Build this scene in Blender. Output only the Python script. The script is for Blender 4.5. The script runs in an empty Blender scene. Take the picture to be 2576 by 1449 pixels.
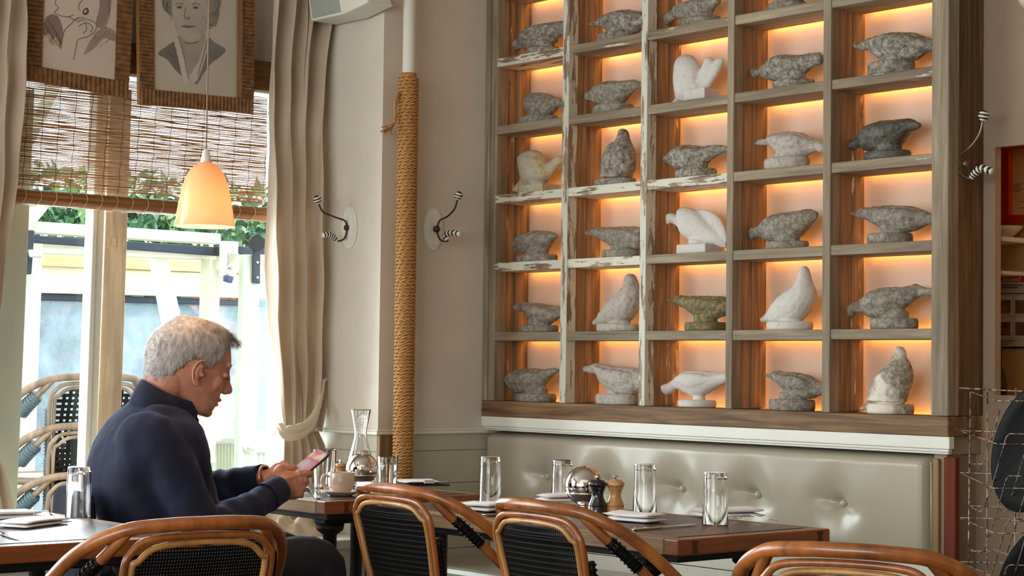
import bpy, bmesh, math, random
from mathutils import Vector, Matrix, noise
from math import sin, cos, pi, radians as R

# ---------------------------------------------------------------- camera
SC = bpy.context.scene
COL = SC.collection
IW, IH = 2576, 1449
CX, CY, CZ, YAW, PIT, ROL, FPX = (5.387438, -4.682584, 1.17, 0.859284, 0.041969, 0.012351, 4646.436)
FW = Vector((-sin(YAW)*cos(PIT), cos(YAW)*cos(PIT), sin(PIT)))
_r0 = Vector((cos(YAW), sin(YAW), 0)); _u0 = _r0.cross(FW)
RT = _r0*cos(ROL) + _u0*sin(ROL); UP = _u0*cos(ROL) - _r0*sin(ROL)
CAM = Vector((CX, CY, CZ))
cd = bpy.data.cameras.new('camera'); cam = bpy.data.objects.new('camera', cd); COL.objects.link(cam)
cam.matrix_world = Matrix(((RT.x, UP.x, -FW.x, CX), (RT.y, UP.y, -FW.y, CY), (RT.z, UP.z, -FW.z, CZ), (0, 0, 0, 1)))
cd.sensor_width = 36; cd.lens = FPX*36/IW; cd.clip_start = .05; cd.clip_end = 200
SC.camera = cam

# ---------------------------------------------------------------- world, lights, exposure
W = bpy.data.worlds.new('overcast_sky'); SC.world = W; W.use_nodes = True
wn = W.node_tree; wn.nodes.clear()
_o = wn.nodes.new('ShaderNodeOutputWorld'); _b = wn.nodes.new('ShaderNodeBackground')
_b.inputs[0].default_value = (.86, .94, 1, 1); _b.inputs[1].default_value = 3.4
wn.links.new(_b.outputs[0], _o.inputs[0])
vs = SC.view_settings; vs.view_transform = 'Standard'; vs.look = 'None'; vs.gamma = 1; vs.use_curve_mapping = False
vs.exposure = 0.0

def area(name, loc, aim, sx, sy, watts, col, spread=180):
    l = bpy.data.lights.new(name, 'AREA'); l.shape = 'RECTANGLE'; l.size = sx; l.size_y = sy
    l.energy = watts; l.color = col; l.spread = R(spread)
    o = bpy.data.objects.new(name, l); COL.objects.link(o); o.location = loc
    o.rotation_euler = (Vector(aim)-Vector(loc)).to_track_quat('-Z', 'Y').to_euler()
    return o
# daylight through the window by the table, the further shop windows on the same side, plus two added fill lamps
_s = bpy.data.lights.new('hazy_sun', 'SUN'); _s.energy = 5.0; _s.angle = R(8); _s.color = (1, .97, .92)
_so = bpy.data.objects.new('hazy_sun', _s); COL.objects.link(_so); _so.rotation_euler = Vector((-.38, -.12, -.92)).to_track_quat('-Z', 'Y').to_euler()
area('daylight_window_near', (-.75, -1.35, 1.25), (1.5, -1.2, 1.0), 1.1, 1.1, 64, (.84, .93, 1))
area('daylight_window_far', (-.4, -4.2, 1.6), (2.4, -2.8, 1.2), 3.2, 1.9, 100, (.92, .96, 1))
area('fill_behind_camera', (4.4, -7.7, 1.9), (1.2, -.5, 1.5), 3.6, 2.0, 105, (1, .94, .86))  # added fill lamp in an invented, unseen opening behind the camera
area('warm_fill_overhead', (3.6, -3.2, 3.1), (2.2, -1.6, 0), 3.0, 2.2, 13, (1, .80, .60))  # added warm fill from overhead, stands for no real fitting

# ---------------------------------------------------------------- pixel rays of the photograph -> points at a real distance
def ray(x, y): return FW + RT*((x-IW/2)/FPX) + UP*((IH/2-y)/FPX)
def atX(x, y, X): d = ray(x, y); return CAM + d*((X-CX)/d.x)
def atY(x, y, Y): d = ray(x, y); return CAM + d*((Y-CY)/d.y)
def atZ(x, y, Z): d = ray(x, y); return CAM + d*((Z-CZ)/d.z)
def atD(x, y, D): return CAM + ray(x, y)*D
def atP(x, y, o, n):
    d = ray(x, y); return CAM + d*((Vector(o)-CAM).dot(n)/d.dot(n))

# ---------------------------------------------------------------- mesh helper
class MB:
    def __init__(s): s.v = []; s.f = []; s.m = []
    def add(s, vs_, fs, mi=0):
        n = len(s.v); s.v += [tuple(v) for v in vs_]; s.f += [tuple(i+n for i in f) for f in fs]; s.m += [mi]*len(fs); return s
    def box(s, x0, x1, y0, y1, z0, z1, mi=0):
        if x0 > x1: x0, x1 = x1, x0
        if y0 > y1: y0, y1 = y1, y0
        if z0 > z1: z0, z1 = z1, z0
        vs_ = [(x, y, z) for x in (x0, x1) for y in (y0, y1) for z in (z0, z1)]
        return s.add(vs_, [(0, 1, 3, 2), (4, 6, 7, 5), (0, 4, 5, 1), (2, 3, 7, 6), (0, 2, 6, 4), (1, 5, 7, 3)], mi)
    def prism(s, pts, d, mi=0):
        """closed polygon pts (3D, planar) pushed along vector d"""
        pts = [Vector(p) for p in pts]; d = Vector(d); n = len(pts)
        nor = Vector((0, 0, 0))
        for i in range(n): nor += (pts[i]-pts[0]).cross(pts[(i+1) % n]-pts[0])
        if nor.dot(d) > 0: pts.reverse()
        vs_ = pts + [p+d for p in pts]
        fs = [tuple(range(n)), tuple(range(2*n-1, n-1, -1))] + [((i+1) % n, i, n+i, n+(i+1) % n) for i in range(n)]
        return s.add(vs_, fs, mi)
    def loft(s, rings, cap=True, closed=False, mi=0):
        n = len(rings[0]); vs_ = [v for r in rings for v in r]; fs = []
        m = len(rings)
        for i in range(m if closed else m-1):
            for j in range(n):
                a = i*n+j; b = i*n+(j+1) % n; c = ((i+1) % m)*n+(j+1) % n; d = ((i+1) % m)*n+j
                fs.append((a, b, c, d))
        if cap and not closed:
            fs.append(tuple(range(n-1, -1, -1))); fs.append(tuple((m-1)*n+j for j in range(n)))
        return s.add(vs_, fs, mi)
    def tube(s, pts, r, n=8, cap=True, closed=False, sy=1.0, mi=0):
        pts = [Vector(p) for p in pts]; m = len(pts)
        if not isinstance(r, (list, tuple)): r = [r]*m
        rings = []; ref = None
        for i, p in enumerate(pts):
            if closed: t = pts[(i+1) % m]-pts[i-1]
            else: t = pts[min(i+1, m-1)]-pts[max(i-1, 0)]
            if t.length < 1e-9: t = Vector((0, 0, 1))
            t.normalize()
            if ref is None:
                ref = Vector((0, 0, 1)) if abs(t.z) < .9 else Vector((1, 0, 0))
            a = ref - t*ref.dot(t)
            if a.length < 1e-6: a = t.orthogonal()
            a.normalize(); b = t.cross(a); ref = a
            rings.append([p + (a*cos(2*pi*k/n) + b*sin(2*pi*k/n)*sy)*r[i] for k in range(n)])
        return s.loft(rings, cap, closed, mi)
    def lathe(s, prof, c=(0, 0, 0), n=24, mi=0, axis=None, cap=True):
        c = Vector(c)
        if axis is None: e = (Vector((1, 0, 0)), Vector((0, 1, 0)), Vector((0, 0, 1)))
        else:
            z = Vector(axis).normalized(); x = z.orthogonal().normalized(); e = (x, z.cross(x), z)
        rings = [[c + e[0]*(r*cos(2*pi*k/n)) + e[1]*(r*sin(2*pi*k/n)) + e[2]*h for k in range(n)] for r, h in prof]
        return s.loft(rings, cap, False, mi)
    def ball(s, c, r, n=12, mi=0, e=None):
        """ellipsoid, r = radius or (rx,ry,rz) along axes e"""
        c = Vector(c)
        if not isinstance(r, (list, tuple)): r = (r, r, r)
        if e is None: e = (Vector((1, 0, 0)), Vector((0, 1, 0)), Vector((0, 0, 1)))
        m = max(4, n//2); rings = []
        for i in range(m+1):
            a = -pi/2 + pi*i/m; a = max(-pi/2+.03, min(pi/2-.03, a))
            rings.append([c + e[0]*(r[0]*cos(a)*cos(2*pi*k/n)) + e[1]*(r[1]*cos(a)*sin(2*pi*k/n)) + e[2]*(r[2]*sin(a)) for k in range(n)])
        return s.loft(rings, True, False, mi)
    def build(s, name, mat=None, parent=None, smooth=False, bevel=0, world=True, segs=2, mods=None, auto=None):
        me = bpy.data.meshes.new(name)
        inv = None
        if parent is not None and world:
            root = parent
            while root.parent: root = root.parent
            inv = root.matrix_basis.inverted()
        vv = [inv @ Vector(v) for v in s.v] if inv else s.v
        me.from_pydata([tuple(v) for v in vv], [], s.f); me.update()
        mats = mat if isinstance(mat, (list, tuple)) else [mat]
        for m_ in mats: me.materials.append(m_)
        if len(mats) > 1: me.polygons.foreach_set('material_index', s.m)
        if smooth: me.polygons.foreach_set('use_smooth', [True]*len(me.polygons))
        o = bpy.data.objects.new(name, me); COL.objects.link(o)
        if parent is not None: o.parent = parent
        if bevel:
            b = o.modifiers.new('bevel', 'BEVEL'); b.width = bevel; b.segments = segs; b.limit_method = 'ANGLE'; b.angle_limit = R(40)
        if auto:
            me.polygons.foreach_set('use_smooth', [True]*len(me.polygons))
            bm = bmesh.new(); bm.from_mesh(me)
            for e in bm.edges:
                if len(e.link_faces) == 2 and e.calc_face_angle(0) > R(auto): e.smooth = False
            bm.to_mesh(me); bm.free()
        return o

def thing(name, label, cat, loc=(0, 0, 0), rz=0, group=None, rot=None):
    o = bpy.data.objects.new(name, None); COL.objects.link(o); o.location = loc
    o.rotation_euler = rot if rot else (0, 0, rz); o.empty_display_size = .05
    return tag(o, label, cat, group)
def tag(o, label=None, cat=None, group=None, kind=None):
    if label: o['label'] = label
    if cat: o['category'] = cat
    if group: o['group'] = group
    if kind: o['kind'] = kind
    return o
def struct(o, label=None, cat=None): o['kind'] = 'structure'; 
def copy_tree(o, parent=None):
    c = o.copy(); COL.objects.link(c); c.parent = parent
    for ch in list(o.children): copy_tree(ch, c)
    return c
def kids(o): return [c for c in bpy.data.objects if c.parent == o]
def spline(pts, n=8, closed=False):
    """Catmull-Rom through pts"""
    pts = [Vector(p) for p in pts]; m = len(pts); out = []
    rng = range(m) if closed else range(m-1)
    for i in rng:
        if closed: p0, p1, p2, p3 = pts[i-1], pts[i], pts[(i+1) % m], pts[(i+2) % m]
        else: p0, p1, p2, p3 = pts[max(i-1, 0)], pts[i], pts[i+1], pts[min(i+2, m-1)]
        for k in range(n):
            t = k/n; t2 = t*t; t3 = t2*t
            out.append(.5*((2*p1) + (p2-p0)*t + (2*p0-5*p1+4*p2-p3)*t2 + (3*p1-p0-3*p2+p3)*t3))
    if not closed: out.append(pts[-1])
    return out
def lerp(a, b, t): return a+(b-a)*t
def interp(tab, t):
    """tab: [(t, v...)] piecewise linear"""
    if t <= tab[0][0]: return tab[0][1:]
    for a, b in zip(tab, tab[1:]):
        if t <= b[0]:
            k = (t-a[0])/(b[0]-a[0]); return tuple(lerp(p, q, k) for p, q in zip(a[1:], b[1:]))
    return tab[-1][1:]

# ---------------------------------------------------------------- materials
def srgb(r, g, b):
    f = lambda c: (c/255/12.92) if c <= 10.3 else ((c/255+.055)/1.055)**2.4
    return (f(r), f(g), f(b), 1)
def newmat(name):
    m = bpy.data.materials.new(name); m.use_nodes = True; nt = m.node_tree
    b = nt.nodes['Principled BSDF']; return m, nt, b
def N(nt, t, **kw):
    n = nt.nodes.new(t)
    for k, v in kw.items():
        if isinstance(k, str) and hasattr(n, k): setattr(n, k, v)
    return n
def coords(nt, scale=(1, 1, 1), rot=(0, 0, 0), vary=True):
    tc = N(nt, 'ShaderNodeTexCoord'); mp = N(nt, 'ShaderNodeMapping')
    mp.inputs['Scale'].default_value = scale; mp.inputs['Rotation'].default_value = rot
    nt.links.new(tc.outputs['Object'], mp.inputs[0])
    if vary:
        oi = N(nt, 'ShaderNodeObjectInfo'); mu = N(nt, 'ShaderNodeMath', operation='MULTIPLY'); mu.inputs[1].default_value = 37
        nt.links.new(oi.outputs['Random'], mu.inputs[0]); nt.links.new(mu.outputs[0], mp.inputs['Location'])
    return mp.outputs[0]
def ramp(nt, fac, stops):
    r = N(nt, 'ShaderNodeValToRGB'); e = r.color_ramp.elements
    while len(e) > 1: e.remove(e[-1])
    e[0].position = stops[0][0]; e[0].color = stops[0][1]
    for p, c in stops[1:]: x = e.new(p); x.color = c
    nt.links.new(fac, r.inputs[0]); return r.outputs[0]
def noisetex(nt, vec, scale, detail=4, rough=.55, dist=0):
    n = N(nt, 'ShaderNodeTexNoise'); n.inputs['Scale'].default_value = scale; n.inputs['Detail'].default_value = detail
    n.inputs['Roughness'].default_value = rough; n.inputs['Distortion'].default_value = dist
    nt.links.new(vec, n.inputs['Vector']); return n.outputs['Fac']
def mixc(nt, f, a, b, mode='MIX'):
    m = N(nt, 'ShaderNodeMix'); m.data_type = 'RGBA'; m.blend_type = mode
    for s_, v in ((0, f), (6, a), (7, b)):
        if hasattr(v, 'is_output'): nt.links.new(v, m.inputs[s_])
        else: m.inputs[s_].default_value = v
    return m.outputs[2]
def bump(nt, b, h, strength=.3, dist=.002):
    n = N(nt, 'ShaderNodeBump'); n.inputs['Strength'].default_value = strength; n.inputs['Distance'].default_value = dist
    nt.links.new(h, n.inputs['Height']); nt.links.new(n.outputs[0], b.inputs['Normal'])
def plain(name, c, rough=.5, metal=0, var=.06, scale=8, bmp=0, bs=60, coat=0, sheen=0, spec=None, trans=0, sss=0):
    """a surface of one colour with a little cloudy variation and fine bump"""
    m, nt, b = newmat(name); v = coords(nt)
    n = noisetex(nt, v, scale, 3)
    lo = tuple(max(0, x*(1-var)) for x in c[:3])+(1,); hi = tuple(min(1, x*(1+var)) for x in c[:3])+(1,)
    nt.links.new(ramp(nt, n, [(.3, lo), (.7, hi)]), b.inputs['Base Color'])
    b.inputs['Roughness'].default_value = rough; b.inputs['Metallic'].default_value = metal
    if coat: b.inputs['Coat Weight'].default_value = coat; b.inputs['Coat Roughness'].default_value = .15
    if sheen: b.inputs['Sheen Weight'].default_value = sheen
    if spec is not None: b.inputs['Specular IOR Level'].default_value = spec
    if sss:
        b.inputs['Subsurface Weight'].default_value = sss; b.inputs['Subsurface Radius'].default_value = (.012, .005, .003); b.inputs['Subsurface Scale'].default_value = 1
    if bmp: bump(nt, b, noisetex(nt, v, bs, 4), bmp)
    return m
def wood(name, dark, light, axis='x', rough=.6, grain=1.0, bmp=.35, chips=None, thr=.5, coat=0, fine=1.0):
    m, nt, b = newmat(name)
    st = {'x': (1.2, 22, 22), 'y': (22, 1.2, 22), 'z': (22, 22, 1.2)}[axis]
    v = coords(nt, tuple(k*fine for k in st))
    g = noisetex(nt, v, 2.2, 6, .65, .6)
    v2 = coords(nt, {'x': (1, 4, 4), 'y': (4, 1, 4), 'z': (4, 4, 1)}[axis])
    g2 = noisetex(nt, v2, 2.0, 3)
    mid = tuple((p+q)/2 for p, q in zip(dark, light))
    c = ramp(nt, g, [(.5-.22/grain, dark), (.5, mid), (.5+.2/grain, light)])
    c2 = ramp(nt, g2, [(.35, (.72, .7, .68, 1)), (.65, (1.1, 1.1, 1.08, 1))])
    c = mixc(nt, 1.0, c, c2, 'MULTIPLY')
    if chips:
        vc = coords(nt, {'x': (2.2, 14, 14), 'y': (14, 2.2, 14), 'z': (14, 14, 2.2)}[axis])
        k = ramp(nt, noisetex(nt, vc, 2.6, 8, .7), [(thr-.015, (0, 0, 0, 1)), (thr+.015, (1, 1, 1, 1))])
        c = mixc(nt, k, c, chips)
    nt.links.new(c, b.inputs['Base Color']); b.inputs['Roughness'].default_value = rough
    if coat: b.inputs['Coat Weight'].default_value = coat; b.inputs['Coat Roughness'].default_value = .2
    bump(nt, b, g, bmp, .0015)
    return m
def emit(name, c, strength):
    m, nt, b = newmat(name); b.inputs['Base Color'].default_value = c
    b.inputs['Emission Color'].default_value = c; b.inputs['Emission Strength'].default_value = strength; return m
def glassy(name, c=(1, 1, 1, 1), rough=0.0, ior=1.45):
    m, nt, b = newmat(name); b.inputs['Base Color'].default_value = c; b.inputs['Transmission Weight'].default_value = 1
    b.inputs['Roughness'].default_value = rough; b.inputs['IOR'].default_value = ior; return m
def thinpane(name, tint=(.97, 1, .99, 1), refl=.06):
    m = bpy.data.materials.new(name); m.use_nodes = True; nt = m.node_tree; nt.nodes.clear()
    o = N(nt, 'ShaderNodeOutputMaterial'); t = N(nt, 'ShaderNodeBsdfTransparent'); g = N(nt, 'ShaderNodeBsdfGlossy')
    mx = N(nt, 'ShaderNodeMixShader'); lw = N(nt, 'ShaderNodeLayerWeight'); lw.inputs[0].default_value = refl*3
    t.inputs[0].default_value = tint; g.inputs['Roughness'].default_value = .02
    nt.links.new(lw.outputs['Fresnel'], mx.inputs[0]); nt.links.new(t.outputs[0], mx.inputs[1]); nt.links.new(g.outputs[0], mx.inputs[2])
    nt.links.new(mx.outputs[0], o.inputs[0]); return m

M = {}
M['wall'] = plain('painted_plaster', srgb(212, 205, 190), .75, var=.03, bmp=.15, bs=90)
M['wall_tan'] = plain('tan_plaster', srgb(158, 136, 114), .75, var=.03, bmp=.15, bs=90)
M['wall_board'] = plain('painted_boards', srgb(190, 184, 166), .6, var=.04, bmp=.12, bs=60)
M['white'] = plain('white_paint', srgb(226, 226, 214), .5, var=.03, bmp=.1, bs=80)
M['sage'] = plain('pale_green_paint', srgb(204, 214, 196), .55, var=.04, bmp=.1)
M['cream'] = plain('cream_paint', srgb(222, 220, 198), .55, var=.05, bmp=.1)
M['ceil'] = plain('ceiling_paint', srgb(200, 190, 172), .8)
M['floor'] = wood('floor_boards', srgb(60, 42, 28), srgb(96, 70, 46), 'x', .5)
M['w_grey_x'] = wood('weathered_board_x', srgb(108, 94, 74), srgb(168, 154, 130), 'x', .75, .95, .6)
M['w_grey_z'] = wood('weathered_board_z', srgb(108, 94, 74), srgb(166, 152, 128), 'z', .75, .95, .6)
M['w_flake_x'] = wood('flaking_paint_board_x', srgb(110, 88, 66), srgb(160, 140, 116), 'x', .7, 1.2, .5, srgb(206, 204, 186), .46)
M['w_flake2_x'] = wood('worn_paint_board_x', srgb(100, 84, 66), srgb(160, 144, 120), 'x', .7, 1.2, .5, srgb(196, 192, 172), .62)
M['w_flake_z'] = wood('flaking_paint_board_z', srgb(110, 90, 70), srgb(164, 148, 126), 'z', .7, 1.2, .5, srgb(200, 200, 184), .47)
M['w_brown_z'] = wood('old_brown_post_z', srgb(104, 80, 56), srgb(166, 132, 96), 'z', .7, 1.3, .7)
M['w_brown_x'] = wood('old_brown_board_x', srgb(84, 58, 36), srgb(150, 116, 80), 'x', .7, 1.3, .7)
M['w_scrape_z'] = wood('scraped_paint_post_z', srgb(108, 84, 60), srgb(168, 136, 102), 'z', .7, 1.3, .7, srgb(206, 180, 146), .60)
M['w_dark_z'] = wood('dark_side_board_z', srgb(70, 48, 28), srgb(128, 96, 62), 'z', .7, 1.3, .6, srgb(150, 130, 100), .70)
M['niche'] = plain('niche_plaster', srgb(206, 188, 172), .8, var=.04)
M['led'] = emit('led_amber', (1, .43, .07, 1), 14)
M['led_soft'] = emit('led_amber_soft', (1, .46, .12, 1), 1.6)
M['stone'] = None
M['fir'] = wood('fir_post', srgb(124, 92, 64), srgb(156, 122, 90), 'z', .6, 1.0, .2)
M['fir_y'] = wood('fir_joist', srgb(210, 160, 104), srgb(246, 218, 168), 'y', .6, 1.0, .2)
M['black_metal'] = plain('black_metal', srgb(26, 27, 30), .45, .6)
M['iron'] = plain('cast_iron', srgb(24, 23, 22), .6, .3, bmp=.4)
M['navy_rail'] = plain('dark_rail', srgb(44, 52, 66), .5, .3)
M['rattan'] = wood('honey_rattan', srgb(112, 58, 22), srgb(186, 114, 54), 'z', .32, 1.0, .15, coat=.5, fine=.35)
M['rattan_pale'] = wood('pale_rattan', srgb(150, 98, 46), srgb(204, 154, 88), 'z', .35, 1.0, .15, coat=.4, fine=.35)
M['weave'] = plain('black_woven_cane', srgb(7, 7, 7), .5, var=.2, spec=.18)
M['weave_brown'] = plain('brown_woven_cane', srgb(44, 26, 14), .3, var=.3, coat=.3)
M['rattan_out'] = wood('grey_rattan', srgb(112, 88, 72), srgb(172, 148, 128), 'z', .5, 1.0, .15, fine=.35)
M['wrap_out'] = plain('slate_wrap', srgb(92, 110, 120), .4, var=.15)
M['weave_out_w'] = plain('white_woven_cane', srgb(226, 230, 226), .4)
M['table_top'] = plain('dark_leather_top', srgb(74, 58, 50), .34, var=.12, scale=5, bmp=.1, bs=200)
M['table_edge_x'] = wood('lit_edge_x', srgb(120, 92, 58), srgb(178, 144, 98), 'x', .55, 1.1, .4)  # table edging, window light on the long sides put into a lighter colour
M['table_edge_y'] = wood('shaded_edge_y', srgb(110, 56, 24), srgb(156, 88, 42), 'y', .4, .9, .25, coat=.3)  # table edging, shade on the end faces put into a darker colour
M['linen'] = plain('white_napkin', srgb(240, 237, 237), .85, var=.03, bmp=.2, bs=260, sheen=.2)
M['curtain'] = plain('oatmeal_cotton', srgb(210, 194, 172), .9, var=.05, bmp=.25, bs=300, sheen=.3)
def thin_cloth(m, c, k):
    nt = m.node_tree; b = nt.nodes['Principled BSDF']; tc = N(nt, 'ShaderNodeBsdfTranslucent'); tc.inputs[0].default_value = c; mx = N(nt, 'ShaderNodeMixShader'); mx.inputs[0].default_value = k
    out = nt.nodes['Material Output']; nt.links.new(b.outputs[0], mx.inputs[1]); nt.links.new(tc.outputs[0], mx.inputs[2]); nt.links.new(mx.outputs[0], out.inputs[0])
thin_cloth(M['curtain'], srgb(226, 206, 186), .20)
M['glass'] = glassy('clear_glass')
M['water'] = glassy('water', (.98, 1, 1, 1), 0, 1.33)
M['steel'] = plain('stainless_steel', (.72, .7, .68, 1), .18, 1, var=.03)
M['chrome'] = plain('mirror_steel', (.82, .8, .78, 1), .03, 1, var=.01)
M['pane'] = thinpane('window_glass')
M['leather'] = plain('sage_leather', srgb(172, 164, 144), .30, var=.03, scale=4, bmp=.10, bs=350, coat=.15)
M['leather_tan'] = plain('tan_leather_side', srgb(140, 110, 66), .5, var=.1)
M['red_wood'] = wood('red_stained_board', srgb(74, 26, 6), srgb(122, 46, 12), 'z', .85, .7, .1)
M['cup'] = plain('cream_china', srgb(214, 196, 180), .18, var=.01, coat=.6)
M['salt_wood'] = wood('beech_mill', srgb(176, 124, 68), srgb(216, 168, 108), 'z', .3, 1, .1, coat=.5, fine=2)
M['pepper_black'] = plain('black_lacquer', srgb(18, 18, 20), .2, coat=.6)
M['brass'] = plain('aged_brass', (.5, .42, .3, 1), .35, 1)

# ================================================================ the room
def sbox(name, mat, *b, parent=None, bevel=0):
    o = MB().box(*b).build(name, mat, parent, bevel=bevel)
    if parent is None: o['kind'] = 'structure'
    return o
ZC = 3.15
sbox('floor', M['floor'], -.62, 9, -8, 1.2, -.1, 0)
sbox('ceiling', M['ceil'], -.62, 9, -8, 1.2, ZC, ZC+.1)
# shelf wall (with a serving hatch at its right end)
w = MB().box(-.1, 2.161, 0, .03, 0, ZC).box(2.161, 3.4, 0, .03, 1.84, ZC).box(2.161, 3.4, 0, .03, 0, 1.10).box(3.4, 9, 0, .03, 0, ZC)
o = w.build('wall_right', M['wall_tan']); o['kind'] = 'structure'
# the pier: its end faces the room, its side faces the window bay
o = MB().box(-.62, 0, -.67, .03, .925, ZC).build('wall_back', M['wall']); o['kind'] = 'structure'
lw = MB()
z0 = 0
for k in range(8):   # horizontal wainscot boards below the rail, with open grooves
    z1 = min(z0+.119, .913)
    lw.box(-.62, -.004, -.666, .03, z0, z1)
    lw.box(-.62, -.012, -.658, .03, z1, z1+.0028); z0 = z1+.0028
    if z0 > .912: break
o = lw.build('wall_wainscot', M['wall_board']); o['kind'] = 'structure'
o = MB().box(-.62, .012, -.684, .0, .913, .925).box(-.62, .006, -.678, 0, .925, .932).build('trim_1', M['white'], bevel=.003); o['kind'] = 'structure'
o = MB().box(.0, .02, -.676, -.615, .70, .912).build('trim_2', M['w_brown_z'], bevel=.002); o['kind'] = 'structure'
# far left and rear walls with daylight openings
o = MB().box(-.62, -.5, -2.9, -2.0, 0, ZC).box(-.62, -.5, -8, -5.9, 0, ZC).box(-.62, -.5, -5.9, -2.9, 0, .6).box(-.62, -.5, -5.9, -2.9, 2.6, ZC).build('wall_left', M['wall']); o['kind'] = 'structure'
o = MB().box(-.62, 1.5, -8.1, -8, 0, ZC).box(7.5, 9, -8.1, -8, 0, ZC).box(1.5, 7.5, -8.1, -8, 0, .6).box(1.5, 7.5, -8.1, -8, 2.7, ZC).build('wall_rear', M['wall']); o['kind'] = 'structure'
o = MB().box(9, 9.1, -8, 1.2, 0, ZC).build('wall_far_side', M['wall']); o['kind'] = 'structure'

# ---- the window by the table
XW = -.5
def quadpost(mb, xl0, xr0, y0, xl1, xr1, y1, X, t, mi=0):
    return mb.prism([atX(xl0, y0, X), atX(xr0, y0, X), atX(xr1, y1, X), atX(xl1, y1, X)], (-t, 0, 0), mi)
zb = atX(660, 235, XW).z; zt = atX(660, 160, XW).z
o = MB().box(-.62, -.5, -2.0, -.67, zt, ZC).box(-.62, -.5, -2.0, -.67, 0, .5).box(-.62, -.5, -.745, -.67, .5, zt).build('wall_window', M['wall']); o['kind'] = 'structure'
o = MB().box(-.5, -.44, -2.1, -.67, zb, zt).build('trim_3', wood('stained_header', srgb(92, 62, 30), srgb(140, 98, 52), 'y', .5), bevel=.004); o['kind'] = 'structure'
win = bpy.data.objects.new('window_1', None); COL.objects.link(win); win.location = (XW, -1.4, .5); win['kind'] = 'structure'
m = MB(); quadpost(m, -120, 88, 225, -120, 40, 1345, XW, .1); m.build('window_frame', M['sage'], win, bevel=.004)
m = MB(); quadpost(m, 246, 256, 225, 207, 219, 1345, XW+.012, .06); quadpost(m, 256, 274, 225, 219, 236, 1345, XW, .07); m.build('mullion', M['white'], win, bevel=.003)
m = MB(); m.box(-.56, -.5, -2.0, -.745, .5, .55); m.build('window_sill', M['white'], win)
m = MB(); m.box(-.545, -.541, -1.98, -.745, .54, zt); m.build('pane', M['pane'], win)
m = MB(); quadpost(m, 278, 333, 225, 234, 295, 1345, -.66, .11); _b0 = atX(234, 1345, -.66); _b1 = atX(295, 1345, -.66); m.prism([_b0, _b1, Vector((-.66, _b1.y, -.128)), Vector((-.66, _b0.y, -.128))], (-.11, 0, 0))
fp = m.build('fir_post', M['fir'], None, bevel=.004); tag(fp, 'bare fir timber post with grey stencil marks just outside the window', 'post')
m = MB()
for a, b_, c_, d_ in ((270, 275, 594, 624), (282, 293, 598, 618), (297, 303, 594, 627), (310, 315, 600, 620)):
    m.prism([atX(a, c_, -.6585), atX(b_, c_, -.6585), atX(b_-1, d_, -.6585), atX(a-1, d_, -.6585)], (-.001, 0, 0))
m.build('stencil_mark', plain('stencil_ink', srgb(150, 112, 74), .8), fp)
# window seat running along under the window
o = MB().box(-.4995, -.03, -3.2, -.6705, .505, .54).box(-.4995, -.06, -3.2, -.6705, .001, .505).build('bench', M['white'], bevel=.006)
tag(o, 'white painted window seat running below the window, cloth heaped on it', 'bench')

# ---- hatch room seen at the right edge
YB = .42
o = MB().box(1.2, 3.6, YB, YB+.05, .5, 2.5).box(1.2, 1.25, .035, YB, .5, 2.5).box(3.55, 3.6, .035, YB, .5, 2.5).box(1.2, 3.6, .035, YB, 2.4, 2.5).box(1.2, 3.6, .035, YB, .9, 1.06).build('wall_hatch', plain('hatch_wall', srgb(196, 150, 84), .7)); o['kind'] = 'structure'
t = thing('picture_frame', 'red framed tan certificate seen through the hatch at the right edge', 'picture', atY(2540, 470, YB-.02))
def yquad(mb, x0, y0, x1, y1, Y, t, mi=0):
    return mb.prism([atY(x0, y0, Y), atY(x1, y0, Y), atY(x1, y1, Y), atY(x0, y1, Y)], (0, t, 0), mi)
m = MB(); yquad(m, 2470, 375, 2538, 560, YB-.03, .025); yquad(m, 2538, 540, 2680, 562, YB-.03, .025); yquad(m, 2538, 300, 2680, 372, YB-.03, .025)
m.build('frame_border', plain('red_lacquer', srgb(196, 44, 18), .4), t, bevel=.002)
m = MB(); yquad(m, 2530, 365, 2680, 545, YB-.012, .008); m.build('certificate', plain('tan_paper', srgb(226, 178, 104), .8), t)
m = MB()
for k, (a, b_) in enumerate(((2546, 2572), (2546, 2568), (2548, 2574), (2546, 2566), (2566, 2590), (2570, 2590))):
    yy = 462+k*6 if k < 4 else 506+(k-4)*16
    yquad(m, a, yy, b_, yy+2, YB-.0135, .001)
m.build('writing', plain('brown_ink', srgb(150, 96, 50), .8), t)
o = MB()
p = atY(2545, 598, YB-.08); o.box(1.3, p.x+.02, YB-.16, YB, p.z-.016, p.z); o = o.build('hatch_shelf', M['white'], bevel=.003)
tag(o, 'narrow white shelf in the hatch carrying a white dish', 'shelf')
d = thing('serving_dish', 'shallow white oval dish on the narrow hatch shelf', 'dish', (p.x-.03, YB-.08, p.z))
MB().lathe([(.02, 0), (.028, .002), (.05, .022), (.062, .036), (.06, .037), (.047, .022), (.02, .006)], (p.x-.03, YB-.08, p.z), 28).build('bowl', M['cup'], d, smooth=True)
p = atY(2545, 682, YB-.08); o = MB().box(1.3, p.x+.0, YB-.13, YB, p.z-.013, p.z).build('hatch_ledge', M['white'], bevel=.004)
tag(o, 'short white ledge just above the red headed poster', 'ledge')
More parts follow.
